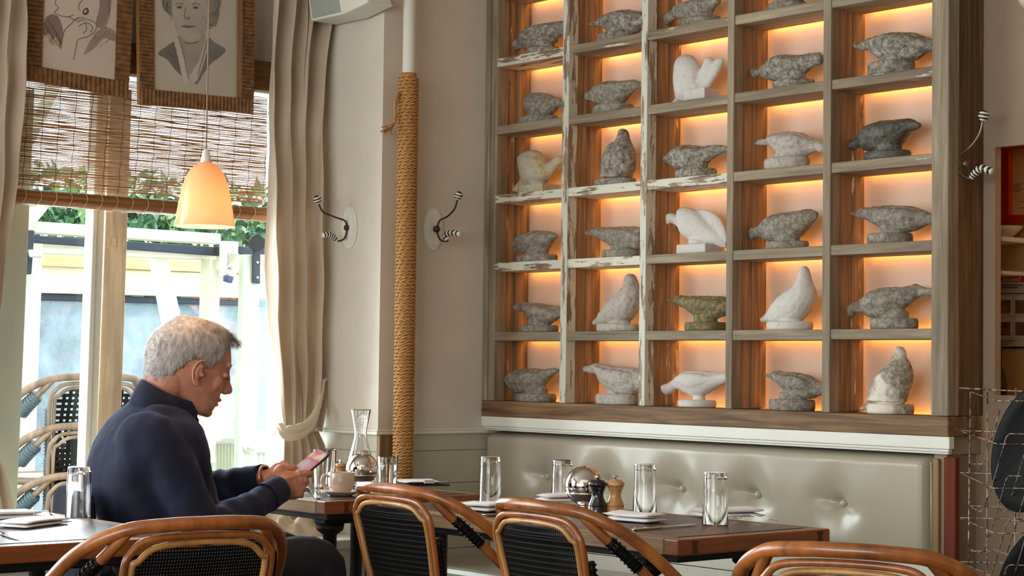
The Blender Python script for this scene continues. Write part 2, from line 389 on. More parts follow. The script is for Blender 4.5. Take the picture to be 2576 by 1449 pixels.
# poster with the red header
t = thing('safety_poster', 'staff poster with red header and four small photos behind the hatch', 'poster', atY(2540, 780, YB-.004))
m = MB(); yquad(m, 2470, 680, 2680, 872, YB-.004, .003); m.build('sheet', plain('poster_paper', srgb(196, 178, 150), .7), t)
m = MB(); yquad(m, 2470, 684, 2680, 710, YB-.005, .001); m.build('header_band', plain('poster_red', srgb(186, 34, 24), .6), t)
m = MB(); yquad(m, 2470, 872, 2680, 876, YB-.008, .006); m.build('bottom_edge', M['black_metal'], t)
pg = plain('print_grey', srgb(90, 70, 54), .8)
for a, b_, c, d_ in [(2505, 716+k*6, 2574-k*14, 719+k*6) for k in range(2)]+[(2505, 737, 2576, 740)]+[(2505, 856+k*5, 2552-k*8, 858+k*5) for k in range(3)]:
    m = MB(); yquad(m, a, b_, c, d_, YB-.0052, .001); m.build('small_print', pg, t)
pm = plain('photo_print', srgb(120, 78, 50), .6, var=.6, scale=30)
for (a, b_) in ((2507, 745), (2551, 745), (2507, 800), (2551, 800)):
    m = MB(); yquad(m, a, b_, a+38, b_+48, YB-.0053, .001); f_ = m.build('photo', plain('photo_card', srgb(206, 190, 160), .7), t)
    m = MB(); yquad(m, a+3, b_+10, a+35, b_+44, YB-.0062, .001); m.build('food_picture', pm, f_)
def text(s, loc, size, mat, parent, rot, name='lettering', ext=.0006, bold=False, align='LEFT'):
    c = bpy.data.curves.new(name, 'FONT'); c.body = s; c.size = size; c.extrude = ext; c.align_x = align; c.align_y = 'CENTER'
    if bold: c.offset = size*.02
    o = bpy.data.objects.new(name, c); COL.objects.link(o)
    dg = bpy.context.evaluated_depsgraph_get(); me = bpy.data.meshes.new_from_object(o.evaluated_get(dg))
    bpy.data.objects.remove(o); bpy.data.curves.remove(c)
    mw = Matrix.Translation(loc) @ rot.to_4x4()
    b = MB(); b.add([mw @ v.co for v in me.vertices], [tuple(p.vertices) for p in me.polygons]); bpy.data.meshes.remove(me)
    return b.build(name, mat, parent)
RY = Matrix(((1, 0, 0), (0, 0, -1), (0, 1, 0)))     # text on a wall that faces -y
text('know?', atY(2568, 702, YB-.0062), .026, plain('poster_white', srgb(220, 190, 160), .6), t, RY, bold=True, align='RIGHT')
o = thing('dark_bottle', 'dark slim bottle standing on the hatch counter', 'bottle', (atY(2512, 975, .3).x, .3, 1.06))
MB().lathe([(.0, 0), (.026, 0), (.027, .07), (.022, .1), (.010, .13), (.010, .17), (.012, .172), (.012, .185), (0, .186)], o.location, 20).build('bottle_body', plain('dark_glass', srgb(30, 22, 16), .15), o, smooth=True)
l = bpy.data.lights.new('hatch_lamp', 'POINT'); l.energy = 3.2; l.color = (1, .68, .36); l.shadow_soft_size = .06
o = bpy.data.objects.new('hatch_lamp', l); COL.objects.link(o); o.location = (3.0, .2, 2.2)

# ================================================================ white ledge and bird shelf
o = MB().box(.001, 2.133, -.185, -.160, .941, .9775).box(.001, 2.125, -.177, -.160, .932, .941).box(.001, 2.117, -.169, -.15, .925, .932).build('trim_4', M['white'], bevel=.0025); o['kind'] = 'structure'
o = MB().box(.001, 2.112, -.1595, -.0005, .925, .9775).box(.001, 2.094, -.07, -.0005, .0, .925).box(2.05, 2.094, -.1435, -.0701, 0, .925).build('wall_ledge', M['wall_tan']); o['kind'] = 'structure'

XS = [0.0662, 0.4403, 0.474, 0.8456, 0.8762, 1.2496, 1.2788, 1.6552, 1.6869, 2.0662]
ZS = [2.8529, 2.5929, 2.3329, 2.0748, 1.8145, 1.5563, 1.2948]      # tops of the boards
TH = .032
unit = thing('display_shelf', 'large reclaimed wood grid shelf holding stone pigeons, lit amber from behind', 'shelf', (1.05, 0, .978))
YF = -.185; YK = -.018
def part(name, mat, bx, bev=.0025, wob=0, **k): return MB().box(*bx).build(name, mat, unit, bevel=bev)
part('bottom_rail', M['w_brown_x'], (0.002, 2.128, YF, -.03, .978, 1.0365), .004)
part('stile', M['w_grey_z'], (.002, .03, YF, YF+.06, 1.037, ZC-.02)); part('stile', M['w_grey_z'], (.03, .0662, YF+.006, YF+.06, 1.037, ZC-.02))
part('stile', M['w_grey_z'], (2.0662, 2.127, YF, YF+.055, 1.0375, ZC-.02), .004)
part('side_board', M['w_dark_z'], (2.094, 2.125, YF+.055, YF+.115, 1.0375, ZC-.02), .003); part('side_board', M['w_dark_z'], (2.090, 2.121, YF+.116, -.001, 1.0375, ZC-.02), .003)
part('side_board', M['w_scrape_z'], (.002, .050, YF+.0605, YF+.115, 1.037, ZC-.02)); part('side_board', M['w_brown_z'], (.002, .0662, YF+.116, YK, 1.037, ZC-.02))
part('back_panel', M['niche'], (.002, 2.09, -.004, -.001, 1.0, ZC-.02), 0)
rnd = random.Random(4)
for i in range(4):
    a, b_ = XS[2*i+1], XS[2*i+2]
    part('divider', M['w_flake_z'] if i < 2 else M['w_grey_z'], (a, b_, YF-.002, YF+.045, 1.037, ZC-.02))
    part('divider_middle', M['w_brown_z'], (a+.001, b_-.003, YF+.0455, YF+.095+.012*(i % 2), 1.037, ZC-.02))
    part('divider_back', M['w_scrape_z'] if i % 2 else M['w_brown_z'], (a-.002, b_+.001, YF+.096+.012*(i % 2), YK, 1.037, ZC-.02), .006)
fl = {(2, 0): 'w_flake_x', (2, 2): 'w_flake2_x', (4, 0): 'w_flake2_x', (4, 1): 'w_flake_x', (4, 2): 'w_flake_x', (5, 0): 'w_flake_x', (5, 1): 'w_flake_x', (4, 4): 'w_flake2_x', (3, 1): 'w_flake2_x', (2, 1): 'w_flake2_x', (3, 4): 'w_flake2_x'}
fl = {(k[0], k[1]): v for k, v in fl.items()}
fl[(5, 0)] = 'w_flake2_x'; fl[(5, 1)] = 'w_flake2_x'
fl.update({(4, 0): 'w_flake_x', (4, 1): 'w_flake_x', (4, 2): 'w_flake_x', (5, 0): 'w_flake_x', (5, 1): 'w_flake_x', (2, 0): 'w_flake_x'})
for r_, z in enumerate(ZS):
    for c in range(5):
        dz = rnd.uniform(-.001, .001)
        part('shelf_board', M[fl.get((r_, c), 'w_grey_x')], (XS[2*c]-.001, XS[2*c+1]+.001, YF+.003*rnd.random(), -.03, z-TH+dz, z+dz*0))
# amber light strips tucked behind the boards, between the grid and the wall
for r_, z in enumerate(ZS+[1.037]):
    for c in range(5):
        x0, x1 = XS[2*c]+.01, XS[2*c+1]-.01
        MB().box(x0, x1, -.026, -.020, z-.022, z-.010).build('led_strip', M['led'], unit)
for i in range(4):
    xm = (XS[2*i+1]+XS[2*i+2])/2
    MB().box(xm-.004, xm+.004, -.0165, -.014, 1.05, 2.9).build('led_strip', M['led_soft'], unit)

# ================================================================ the stone pigeons
def stone(name, dark, light, thr=.5, moss=None, rough=.85):
    m, nt, b = newmat(name); v = coords(nt)
    n1 = noisetex(nt, v, 60, 8, .78); n2 = noisetex(nt, v, 9, 4, .6)
    c = ramp(nt, n1, [(thr-.12, dark), (thr+.02, tuple((p+q)/2 for p, q in zip(dark, light))), (thr+.1, light)])
    if moss: c = mixc(nt, ramp(nt, n2, [(.48, (0, 0, 0, 1)), (.6, (1, 1, 1, 1))]), c, moss)
    nt.links.new(c, b.inputs['Base Color']); b.inputs['Roughness'].default_value = rough
    bump(nt, b, noisetex(nt, v, 70, 6, .7), .5, .003); return m
ST = {
 'grey': stone('stone_grey', srgb(98, 92, 80), srgb(162, 154, 138), .49),
 'speck': stone('stone_speckled', srgb(84, 78, 68), srgb(176, 168, 152), .50),
 'dark': stone('stone_dark', srgb(58, 56, 48), srgb(112, 106, 92), .52, rough=.55),
 'pale': stone('stone_pale', srgb(124, 116, 104), srgb(180, 172, 160), .40),
 'white': stone('stone_white', srgb(164, 158, 148), srgb(204, 199, 191), .36),
 'cream': stone('stone_cream', srgb(150, 134, 92), srgb(196, 182, 138), .45, srgb(176, 170, 156)),
 'moss': stone('stone_mossy', srgb(84, 76, 46), srgb(150, 136, 96), .5, srgb(104, 92, 56)),
 'peel': stone('stone_peeling', srgb(108, 100, 84), srgb(190, 180, 162), .5, srgb(222, 214, 198)),
}
BT = bpy.data.textures.new('stone_lumps', 'CLOUDS'); BT.noise_scale = .022; BT.noise_depth = 3
CR = {1: (1200, 0, 2.786), 2: (1820, 0, 2.786), 3: (1200, 480, 2.498), 4: (1820, 480, 2.338)}
YS = -.108
def bp(cr, u, v): o = CR[cr]; return atY(o[0]+u/o[2], o[1]+v/o[2], YS)
def bird(cr, shelf_z, mt, lofts, base, label, legs=None, square=False, wing=True, fat=.9):
    o_ = CR[cr]
    bl, br_ = bp(cr, base[0], base[3]), bp(cr, base[1], base[3]); bt = bp(cr, (base[0]+base[1])/2, base[2])
    bb = bp(cr, (base[0]+base[1])/2, base[3]); dz = shelf_z-bb.z
    cx = (bl.x+br_.x)/2; rx = abs(br_.x-bl.x)/2; h = max(.012, bt.z-bb.z); ry = min(rx, .06)
    t = thing('stone_pigeon', label, 'statue', (cx, YS, shelf_z), group=None)
    b = MB(); rnd = random.Random(int(base[0]*7+base[2]))
    if square:
        b.box(cx-rx, cx+rx, YS-ry*.8, YS+ry*.8, shelf_z+.0005, shelf_z+h)
    else:
        rings = []
        for f_, zz in ((.97, 0), (1.0, h*.25), (1.0, h*.75), (.95, h*.97), (.6, h*1.02)):
            rings.append([Vector((cx+rx*f_*cos(a)*(1+.03*sin(3*a+base[0])), YS+ry*f_*sin(a), shelf_z+.0005+zz)) for a in [2*pi*k/28 for k in range(28)]])
        b.loft(rings)
    bo = b.build('base', ST[mt], t, smooth=not square, bevel=.004 if square else 0)
    body = MB()
    for li, ribs in enumerate(lofts):
        th = fat
        if isinstance(ribs, dict): th = ribs.get('fat', fat); ribs = ribs['r']
        P = []
        for r_ in ribs:
            a, c = bp(cr, r_[0], r_[1]), bp(cr, r_[2], r_[3]); a = a+Vector((0, 0, dz)); c = c+Vector((0, 0, dz)); P.append((a, c))
        mids = spline([(a+c)/2 for a, c in P], 4); ta = spline([a for a, c in P], 4)
        rings = []
        hm = max((a-c).length for a, c in P)/2
        for m_, a in zip(mids, ta):
            hv = a-m_; w_ = min(hv.length*th, .050)
            if hv.length < .008: w_ = max(w_, .006)
            rings.append([m_+hv*cos(q)+Vector((0, w_*sin(q), 0)) for q in [2*pi*k/16 for k in range(16)]])
        lo_, hi_ = next((XS[2*c]+.012, XS[2*c+1]-.010) for c in range(5) if XS[2*c+1]+.01 > cx)
        rings = [[Vector((min(max(p_.x, lo_), hi_), p_.y, max(p_.z, shelf_z+.004))) for p_ in rg] for rg in rings]
        body.loft(rings)
        if wing and li == 0 and len(ribs) > 7:          # folded wings standing a little proud of each flank
            n = len(mids); i0, i1 = int(n*.30), int(n*.86)
            left_tail = (P[0][0]-P[0][1]).length < (P[-1][0]-P[-1][1]).length and len(ribs) < 0
            for sd in (-1, 1):
                wr = []
                for i in range(i0, i1):
                    k = (i-i0)/(i1-i0-1); hv = ta[i]-mids[i]; w_ = min(hv.length*th, .052); s_ = sin(pi*min(1, .12+k*.80))**.5
                    c_ = mids[i]+hv*.22+Vector((0, sd*w_*.80, 0))
                    wr.append([c_+hv*(.56*s_*cos(q))+Vector((0, w_*.42*s_*sin(q), 0)) for q in [2*pi*j/12 for j in range(12)]])
                if len(wr) > 3: body.loft(wr)
    if legs is None:
        q = (base[1]-base[0])*.16; legs = (base[0]+q, base[1]-q)
    la, lb = bp(cr, legs[0], base[2]), bp(cr, legs[1], base[2]); lc = (la.x+lb.x)/2; lr = abs(lb.x-la.x)/2; z0 = shelf_z+h*.8; 
    up = legs[2] if len(legs) > 2 else base[2]-42
    z1 = bp(cr, (legs[0]+legs[1])/2, up).z+dz
    body.loft([[Vector((lc+lr*f_*cos(a), YS+min(lr, .045)*f_*.8*sin(a), zz)) for a in [2*pi*k/16 for k in range(16)]] for f_, zz in ((1.0, z0), (.84, lerp(z0, z1, .4)), (.9, lerp(z0, z1, .8)), (.7, z1))])
    o = body.build('bird', ST[mt], t, smooth=True)
    r = o.modifiers.new('fuse', 'REMESH'); r.mode = 'VOXEL'; r.voxel_size = .0034; r.use_smooth_shade = True
    s_ = o.modifiers.new('soften', 'SMOOTH'); s_.iterations = 2; s_.factor = .5
    d = o.modifiers.new('lumps', 'DISPLACE'); d.texture = BT; d.strength = .006 if mt not in ('white',) else .003; d.mid_level = .5; d.texture_coords = 'LOCAL'
    return t
ZA, ZB_, Z_C, ZD, ZE, ZF = 2.3329, 2.0748, 1.8145, 1.5563, 1.2948, 1.037
bird(1, ZA, 'speck', [[(232,285,240,330),(255,262,275,318),(300,232,320,310),(345,175,355,320),(400,148,410,328),(460,135,470,330),(520,125,515,290),(570,118,560,240),(610,115,605,212),(650,112,645,200)]], (368,560,310,358), 'stone pigeon pecking left in the left column, highest bird of that column')
bird(1, ZA, 'speck', [[(783,130,785,150),(840,120,840,160),(880,85,890,165),(940,60,930,200),(1000,42,990,205),(1060,38,1050,210),(1120,45,1110,205),(1160,60,1150,170),(1220,90,1215,150)]], (875,1085,205,268), 'speckled stone pigeon with its tail pointing left, topmost in the second column')
bird(1, ZA, 'grey', [[(1308,110,1325,150),(1315,70,1350,130),(1345,52,1375,115),(1385,30,1395,100),(1420,-5,1430,110),(1500,-30,1500,110),(1580,-50,1580,100),(1640,-55,1640,50),(1700,-70,1700,-10)]], (1447,1690,100,160), 'stone pigeon pecking left, cut by the top of the picture, topmost in the middle column')
bird(2, ZA, 'grey', [[(200,-95,205,-60),(240,-130,260,-70),(300,-160,310,-70),(380,-190,390,-45),(460,-200,470,-20),(540,-215,540,-30),(620,-225,620,-90),(690,-235,690,-180)]], (335,565,-10,45), 'stone pigeon of which only the round base shows, topmost in the fourth column')
bird(1, ZB_, 'grey', [[(322,690,325,700),(345,655,350,725),(380,632,375,780),(440,626,440,795),(500,632,500,795),(550,655,540,755),(580,670,570,725),(610,675,605,740),(650,690,645,730)]], (315,540,797,850), 'small round bodied stone bird with a worn pointed stub, left column second board', wing=False)
bird(1, ZB_, 'grey', [[(713,640,718,670),(740,615,745,685),(790,612,795,680),(840,570,845,705),(900,545,905,712),(980,540,985,715),(1040,537,1030,680),(1100,530,1085,620),(1115,535,1112,600),(1150,548,1145,592),(1180,550,1178,585)]], (835,1070,712,775), 'smooth grey stone pigeon leaning down left beside the white raised wing bird')
bird(1, ZB_, 'white', [[(1395,665,1480,690),(1385,560,1560,600),(1385,480,1570,500),(1395,410,1560,440),(1420,370,1530,385),(1450,355,1500,358)], [(1490,640,1580,620),(1530,560,1620,560),(1560,480,1640,490),(1590,410,1660,440),(1600,380,1655,400),(1620,372,1645,376)], {'r': [(1545,620,1625,600),(1590,550,1668,530),(1622,480,1702,475),(1645,425,1718,430),(1672,388,1727,402),(1708,372,1728,385)], 'fat': .6}, [(1362,692,1366,700),(1400,650,1440,690),(1440,600,1500,690)]], (1500,1650,600,688), 'white stone bird with both wings raised on a square block', legs=(1490,1590,560), square=True, wing=False, fat=.55)
bird(2, ZB_, 'speck', [[(185,480,200,525),(200,455,225,525),(250,450,260,512),(290,425,300,530),(340,385,355,545),(400,360,420,550),(480,360,490,545),(560,358,555,500),(620,345,620,450),(680,342,680,425),(695,370,697,400)]], (365,615,545,605), 'stone pigeon with pale round head stretched down left, fourth column second board')
bird(2, ZB_, 'speck', [[(900,288,903,300),(940,280,945,325),(980,272,985,330),(1010,245,1030,335),(1080,225,1090,385),(1160,205,1160,410),(1250,200,1250,415),(1340,205,1330,400),(1400,225,1400,360),(1450,245,1450,335),(1500,255,1500,310)]], (1032,1322,412,510), 'large stone pigeon with tail to the left, topmost in the right column', legs=(1095,1285,330))
bird(1, Z_C, 'cream', [[(340,1280,430,1280),(320,1220,500,1230),(305,1150,510,1170),(300,1090,480,1110),(315,1060,455,1080),(350,1038,440,1045),(380,1030,410,1030)], [(400,1120,440,1250),(470,1135,510,1215),(530,1098,560,1150),(555,1078,588,1130),(590,1070,612,1095)], [(245,1300,255,1325),(290,1260,330,1330),(330,1180,380,1290)]], (355,525,1275,1335), 'cream stone bird with fanned ribbed wing facing right on a block', square=True, wing=False, fat=.6, legs=(370,480,1240))
bird(1, Z_C, 'speck', [[(885,1230,1060,1230),(885,1170,1090,1170),(890,1110,1098,1110),(910,1050,1090,1050),(945,1005,1075,1000),(980,970,1065,970),(995,930,1060,940),(1000,900,1052,905),(1008,888,1035,888)]], (850,1090,1240,1290), 'upright speckled stone pigeon with head raised in the second column above a long tailed one', legs=(890,1060,1200), wing=False)
bird(1, Z_C, 'speck', [[(1275,1120,1290,1165),(1265,1085,1310,1120),(1290,1070,1320,1120),(1345,1055,1350,1135),(1390,1020,1400,1165),(1440,998,1450,1175),(1500,998,1510,1175),(1580,1005,1570,1150),(1640,1000,1630,1110),(1700,995,1690,1070),(1748,1010,1745,1045),(1800,1015,1798,1030)]], (1415,1655,1170,1235), 'mottled stone pigeon pecking left directly below the white raised wing bird')
bird(2, Z_C, 'pale', [[(220,985,222,992),(250,955,255,995),(310,948,320,1000),(320,925,350,1015),(400,905,400,1060),(480,900,480,1090),(550,905,545,1090),(610,935,600,1060),(660,960,655,1040),(697,970,695,1050),(740,990,738,1040)]], (310,585,1085,1170), 'pale grey stone pigeon with split pointed tail to the left, fourth column')
bird(2, Z_C, 'dark', [[(850,1000,860,1015),(862,975,885,1035),(900,960,915,1035),(950,940,960,1010),(985,885,1000,1040),(1040,850,1060,1045),(1110,830,1120,1045),(1190,825,1190,1030),(1250,815,1240,990),(1310,815,1300,920),(1370,840,1365,885),(1384,850,1382,865)]], (1008,1298,1045,1110), 'darkest stone pigeon, almost black, leaning down left in the right column')
bird(3, ZD, 'grey', [[(225,330,240,378),(225,310,260,350),(265,295,280,360),(275,265,300,385),(340,240,350,385),(400,237,400,385),(450,240,440,350),(490,250,480,300),(508,262,500,278)]], (270,482,390,438), 'small hunched stone bird below the cream fan winged one')
bird(3, ZD, 'grey', [[(672,240,675,262),(720,235,730,278),(735,218,760,285),(810,218,820,320),(880,215,880,355),(950,212,950,365),(1010,215,1010,360),(1050,225,1045,330)]], (808,1012,362,412), 'olive grey stone pigeon with long tail to the left, beside the white eagle like bird')
bird(3, ZD, 'white', [[(1190,180,1200,205),(1195,135,1215,190),(1230,130,1250,205),(1275,150,1300,250),(1330,180,1345,300),(1400,200,1390,310)], [(1258,112,1275,160),(1290,92,1290,250),(1340,95,1310,280),(1400,120,1360,300),(1450,165,1430,320),(1510,230,1480,330),(1555,300,1540,345),(1568,335,1566,345)], {'r': [(1380,105,1400,200),(1450,108,1440,220),(1520,150,1480,260),(1560,220,1530,300),(1575,290,1560,330)], 'fat': .35}], (1312,1495,325,385), 'white stone bird of prey with a humped raised wing on a chunky base', square=True, wing=False, fat=.7, legs=(1330,1450,290))
bird(4, ZD, 'grey', [[(145,240,160,285),(155,210,185,275),(195,200,205,265),(220,190,235,270),(255,150,265,285),(310,125,320,290),(380,115,385,290),(440,105,440,260),(500,97,495,210),(550,112,548,150),(553,125,552,140)]], (272,482,288,335), 'grey stone pigeon pecking left directly above the upright white dove')
bird(4, ZD, 'grey', [[(747,115,750,130),(790,110,790,145),(815,90,840,160),(900,80,900,190),(980,75,980,235),(1060,75,1060,240),(1130,82,1120,225),(1180,105,1175,200),(1220,125,1220,185),(1260,140,1260,175)]], (865,1097,240,303), 'rough grey stone pigeon with tail left, just below the nearly black one', legs=(920,1070,190))
bird(3, ZE, 'grey', [[(222,715,225,735),(260,705,265,750),(290,695,300,755),(340,695,335,800),(400,698,400,830),(450,710,450,835),(500,715,500,800),(540,725,540,780)]], (295,485,838,882), 'weathered stone pigeon with ragged tail left, left column second from bottom')
bird(3, ZE, 'pale', [[(724,822,735,838),(760,780,790,835),(800,730,880,830),(840,680,960,800),(880,650,1010,720),(915,610,1022,640),(930,575,1010,590),(935,540,998,560),(945,520,990,530),(960,514,978,515)]], (775,1000,828,878), 'upright pale stained dove with tail touching its base, second column', legs=(830,960,780), wing=False)
bird(3, ZE, 'moss', [[(1190,670,1193,690),(1240,668,1240,710),(1265,650,1285,720),(1340,655,1345,760),(1400,655,1400,800),(1470,655,1470,800),(1530,655,1530,790),(1570,665,1570,770),(1610,690,1610,750)]], (1325,1545,820,875), 'mossy brown green stone pigeon with tail to the left')
bird(4, ZE, 'white', [[(215,745,225,765),(255,710,290,770),(300,650,380,770),(350,600,470,740),(400,565,525,650),(425,545,536,590),(438,510,515,520),(445,475,507,485),(455,450,500,455),(470,433,485,434)]], (270,505,760,812), 'upright smooth white stone dove in the fourth column', legs=(330,460,710), wing=False)
bird(4, ZE, 'grey', [[(725,700,740,740),(725,680,765,730),(760,650,775,710),(800,635,815,715),(840,605,850,730),(900,570,910,745),(980,560,985,745),(1050,560,1040,700),(1130,540,1120,640),(1160,555,1160,615),(1220,565,1215,610),(1260,575,1258,600)]], (882,1130,742,808), 'large grey stone pigeon pecking left directly above the peeling upright one')
bird(3, ZF, 'grey', [[(108,1180,115,1250),(115,1178,140,1235),(160,1170,165,1230),(210,1145,215,1245),(250,1125,255,1270),(320,1118,320,1280),(380,1120,380,1280),(430,1122,420,1220),(480,1115,470,1170),(512,1118,510,1140)]], (262,475,1275,1325), 'grey stone pigeon stretched low to the left, bottom left cell')
bird(3, ZF, 'pale', [[(668,1100,672,1135),(720,1092,720,1145),(740,1080,770,1160),(800,1085,800,1220),(860,1100,860,1260),(930,1105,930,1290),(990,1110,990,1280),(1040,1130,1040,1250),(1080,1150,1080,1230)]], (770,995,1275,1340), 'stone pigeon with carved tail feathers to the left, bottom board second cell', legs=(820,900,1220))
bird(3, ZF, 'white', [[(1163,1235,1195,1282),(1168,1215,1230,1265),(1210,1200,1250,1245),(1260,1160,1275,1245),(1310,1130,1320,1270),(1370,1122,1380,1290),(1430,1125,1430,1280),(1490,1135,1480,1250),(1560,1138,1550,1210),(1600,1140,1598,1190)]], (1288,1475,1310,1355), 'cream carved pigeon with feathered wings pecking left, bottom board middle', legs=(1360,1430,1250))
bird(4, ZF, 'grey', [[(240,1080,243,1092),(280,1070,285,1105),(305,1055,320,1130),(370,1065,370,1180),(440,1068,440,1220),(510,1085,510,1225),(560,1120,560,1205),(600,1140,600,1200)]], (287,522,1225,1290), 'rough crumbling stone pigeon, bottom board fourth cell')
bird(4, ZF, 'peel', [[(855,1230,1060,1240),(870,1170,1080,1190),(885,1120,1100,1130),(910,1080,1106,1080),(960,1040,1100,1040),(985,1000,1085,1000),(1005,965,1072,970),(1012,930,1066,935),(1020,915,1050,915)], [(803,1272,808,1292),(845,1240,850,1285),(880,1200,900,1270)]], (855,1100,1250,1308), 'upright stone pigeon with peeling paint in the bottom right cell', legs=(880,1060,1210), wing=False)

# ================================================================ rope bound pipe
t = thing('rope_wrapped_pipe', 'white vertical pipe bound with thick coir rope in front of the pale wall', 'pipe', (.07, -.52, 0))
XP = .075
pt, pb = atX(1031, 0, XP), atX(1013, 1190, XP)
def onpipe(z): k = (z-pb.z)/(pt.z-pb.z); return Vector((XP, lerp(pb.y, pt.y, k), z))
m = MB(); m.tube([onpipe(.0), onpipe(1.6), onpipe(ZC)], .0235, 24); m.build('pipe', M['white'], t, smooth=True)
rope_m = None
rm, nt, b = newmat('coir_rope'); v = coords(nt, vary=False)
nn = noisetex(nt, v, 180, 3); c = ramp(nt, nn, [(.3, srgb(150, 98, 46)), (.7, srgb(214, 164, 98))]); nt.links.new(c, b.inputs['Base Color']); b.inputs['Roughness'].default_value = .85
bump(nt, b, noisetex(nt, v, 420, 2), .5, .002)
ztop = atX(1030, 186, XP).z; zbot = .45; pitch = .0128; rr = .0066
mm = MB(); turns = int((ztop-zbot)/pitch); rad = .0325
# three strands laid together make the rope; the rope spirals round the pipe
seg = 34
for s3 in range(3):
    pts = []
    for i in range(turns*seg+1):
        a = 2*pi*i/seg; z = zbot+pitch*i/seg; c = onpipe(z); tw = a*2.9+2*pi*s3/3
        rr2 = rad+.0036*cos(tw); pts.append(c+Vector((rr2*cos(a), rr2*sin(a), .0036*sin(tw))))
    mm.tube(pts, .0034, 5)
o = mm.build('rope', rm, t, smooth=True)
m = MB(); m.tube([onpipe(zbot), onpipe(ztop+.002)], .0285, 20); m.build('rope_core', rm, o, smooth=True)
m = MB(); rnd = random.Random(3)      # frayed end
e0 = atX(1000, 240, XP+.0)
for k in range(26):
    j = lambda s_: Vector((rnd.uniform(-s_, s_), rnd.uniform(-s_, s_), rnd.uniform(-s_, s_)))
    pts = [atX(1003, 236, XP)+j(.004), atX(994, 262, XP)+j(.005), atX(995, 300, XP)+j(.005), atX(982, 318, XP)+j(.008), atX(968+rnd.uniform(-8, 14), 326+rnd.uniform(-6, 10), XP)+j(.012)]
    m.tube(spline(pts, 4), .0022, 4)
m.build('frayed_end', rm, t, smooth=True)

# ================================================================ striped coat hooks
strip_b, strip_w = plain('hook_black', srgb(22, 20, 20), .25, coat=.4), plain('hook_white', srgb(232, 226, 210), .25, coat=.4)
def hook(origin, nrm, label, plate, mt, pts_up, pts_lo, plane):
    """plane: function px -> point on the plane the arms lie in"""
    t = thing('coat_hook', label, 'hook', origin, group=None)
    nrm = Vector(nrm)
    if plate:
        sdir = Vector((0, 0, 1)).cross(nrm); m = MB()
        for f_, d0, d1 in ((1, 0, .008), (.88, .008, .012), (.78, .012, .015)):
            rg = []
            for d_ in (d0, d1):
                rg.append([Vector(origin)+nrm*d_+sdir*(plate[0]*f_*cos(a))+Vector((0, 0, plate[1]*f_*sin(a))) for a in [2*pi*k/36 for k in range(36)]])
            m.loft(rg)
        m.build('back_plate', M['white'], t, bevel=.0015)
    m = MB(); c = plane(*pts_up[0]); m.ball(c, .0125, 14); m.lathe([(.010, 0), (.012, .004), (.007, .009), (.0, .01)], Vector(origin)+nrm*(.012 if plate else 0), 16, axis=nrm)
    m.build('rosette', mt, t, smooth=True)
    up = spline([plane(*p) for p in pts_up], 6); m = MB(); m.tube(up, .0034, 8); m.build('upper_arm', mt, t, smooth=True)
    ax = (up[-1]-up[-3]).normalized()
    for k, (r0, r1) in enumerate(((.006, .012), (.0125, .0155), (.0155, .0165), (.0165, .0155), (.0155, .012), (.012, .004))):
        m = MB(); h0 = k*.0052; m.lathe([(r0, 0), (r1, .0053)], up[-1]+ax*h0, 20, axis=ax); m.build('knob_ring', strip_b if k % 2 else strip_w, t, smooth=True)
    lo = spline([plane(*p) for p in pts_lo], 8); n = len(lo); cut = int(n*.45)
    m = MB(); m.tube(lo[:cut+1], .0034, 8); m.build('lower_arm', mt, t, smooth=True)
    tail = lo[cut:]; L = len(tail)-1; NB = 13
    def along(f_): f_ *= L; i = min(int(f_), L-1); return tail[i].lerp(tail[i+1], f_-i)
    for k in range(NB):
        r0 = .0085+.003*sin(pi*k/NB); m = MB(); m.tube([along(k/NB), along((k+.5)/NB), along((k+1)/NB)], [r0, r0+.0008, r0], 14)
        m.build('grip_ring', strip_b if k % 2 else strip_w, t, smooth=True)
    return t
iron_h = plain('hook_bronze', srgb(70, 56, 46), .45, .5, bmp=.3)
o1 = atY(882, 573, -.67); n1 = Vector((0, -1, 0))
def pl_h1(u, v): return atX(u, v, o1.x+.0)
hook(o1, n1, 'striped coat hook on a white oval plate, left of the rope bound pipe', (.047, .078), iron_h,
     [(873, 573), (868, 556), (840, 545), (812, 532), (802, 512)], [(873, 580), (866, 600), (850, 606), (838, 596), (826, 590), (812, 592)], pl_h1)
o2 = atX(1089, 577, 0.0); n2 = Vector((1, 0, 0))
def pl_h2(u, v): return atY(u, v, o2.y)
hook(o2, n2, 'striped coat hook on a white oval plate, right of the rope bound pipe', (.044, .078), iron_h,
     [(1099, 576), (1106, 555), (1125, 545), (1143, 526), (1151, 502)], [(1099, 583), (1108, 604), (1126, 606), (1120, 592), (1136, 586), (1156, 589)], pl_h2)
o3 = Vector((2.142, -.125, atX(2406, 412, 2.126).z)); n3 = Vector((1, 0, 0))
def pl_h3(u, v): return atY(u, v, o3.y)
hook(o3, n3, 'striped coat hook screwed to the dark side of the bird shelf', None, plain('hook_steel', srgb(140, 128, 110), .35, .8),
     [(2408, 412), (2414, 392), (2444, 366), (2464, 336), (2472, 304)], [(2408, 420), (2420, 440), (2440, 448), (2452, 436), (2470, 424), (2496, 432)], pl_h3)

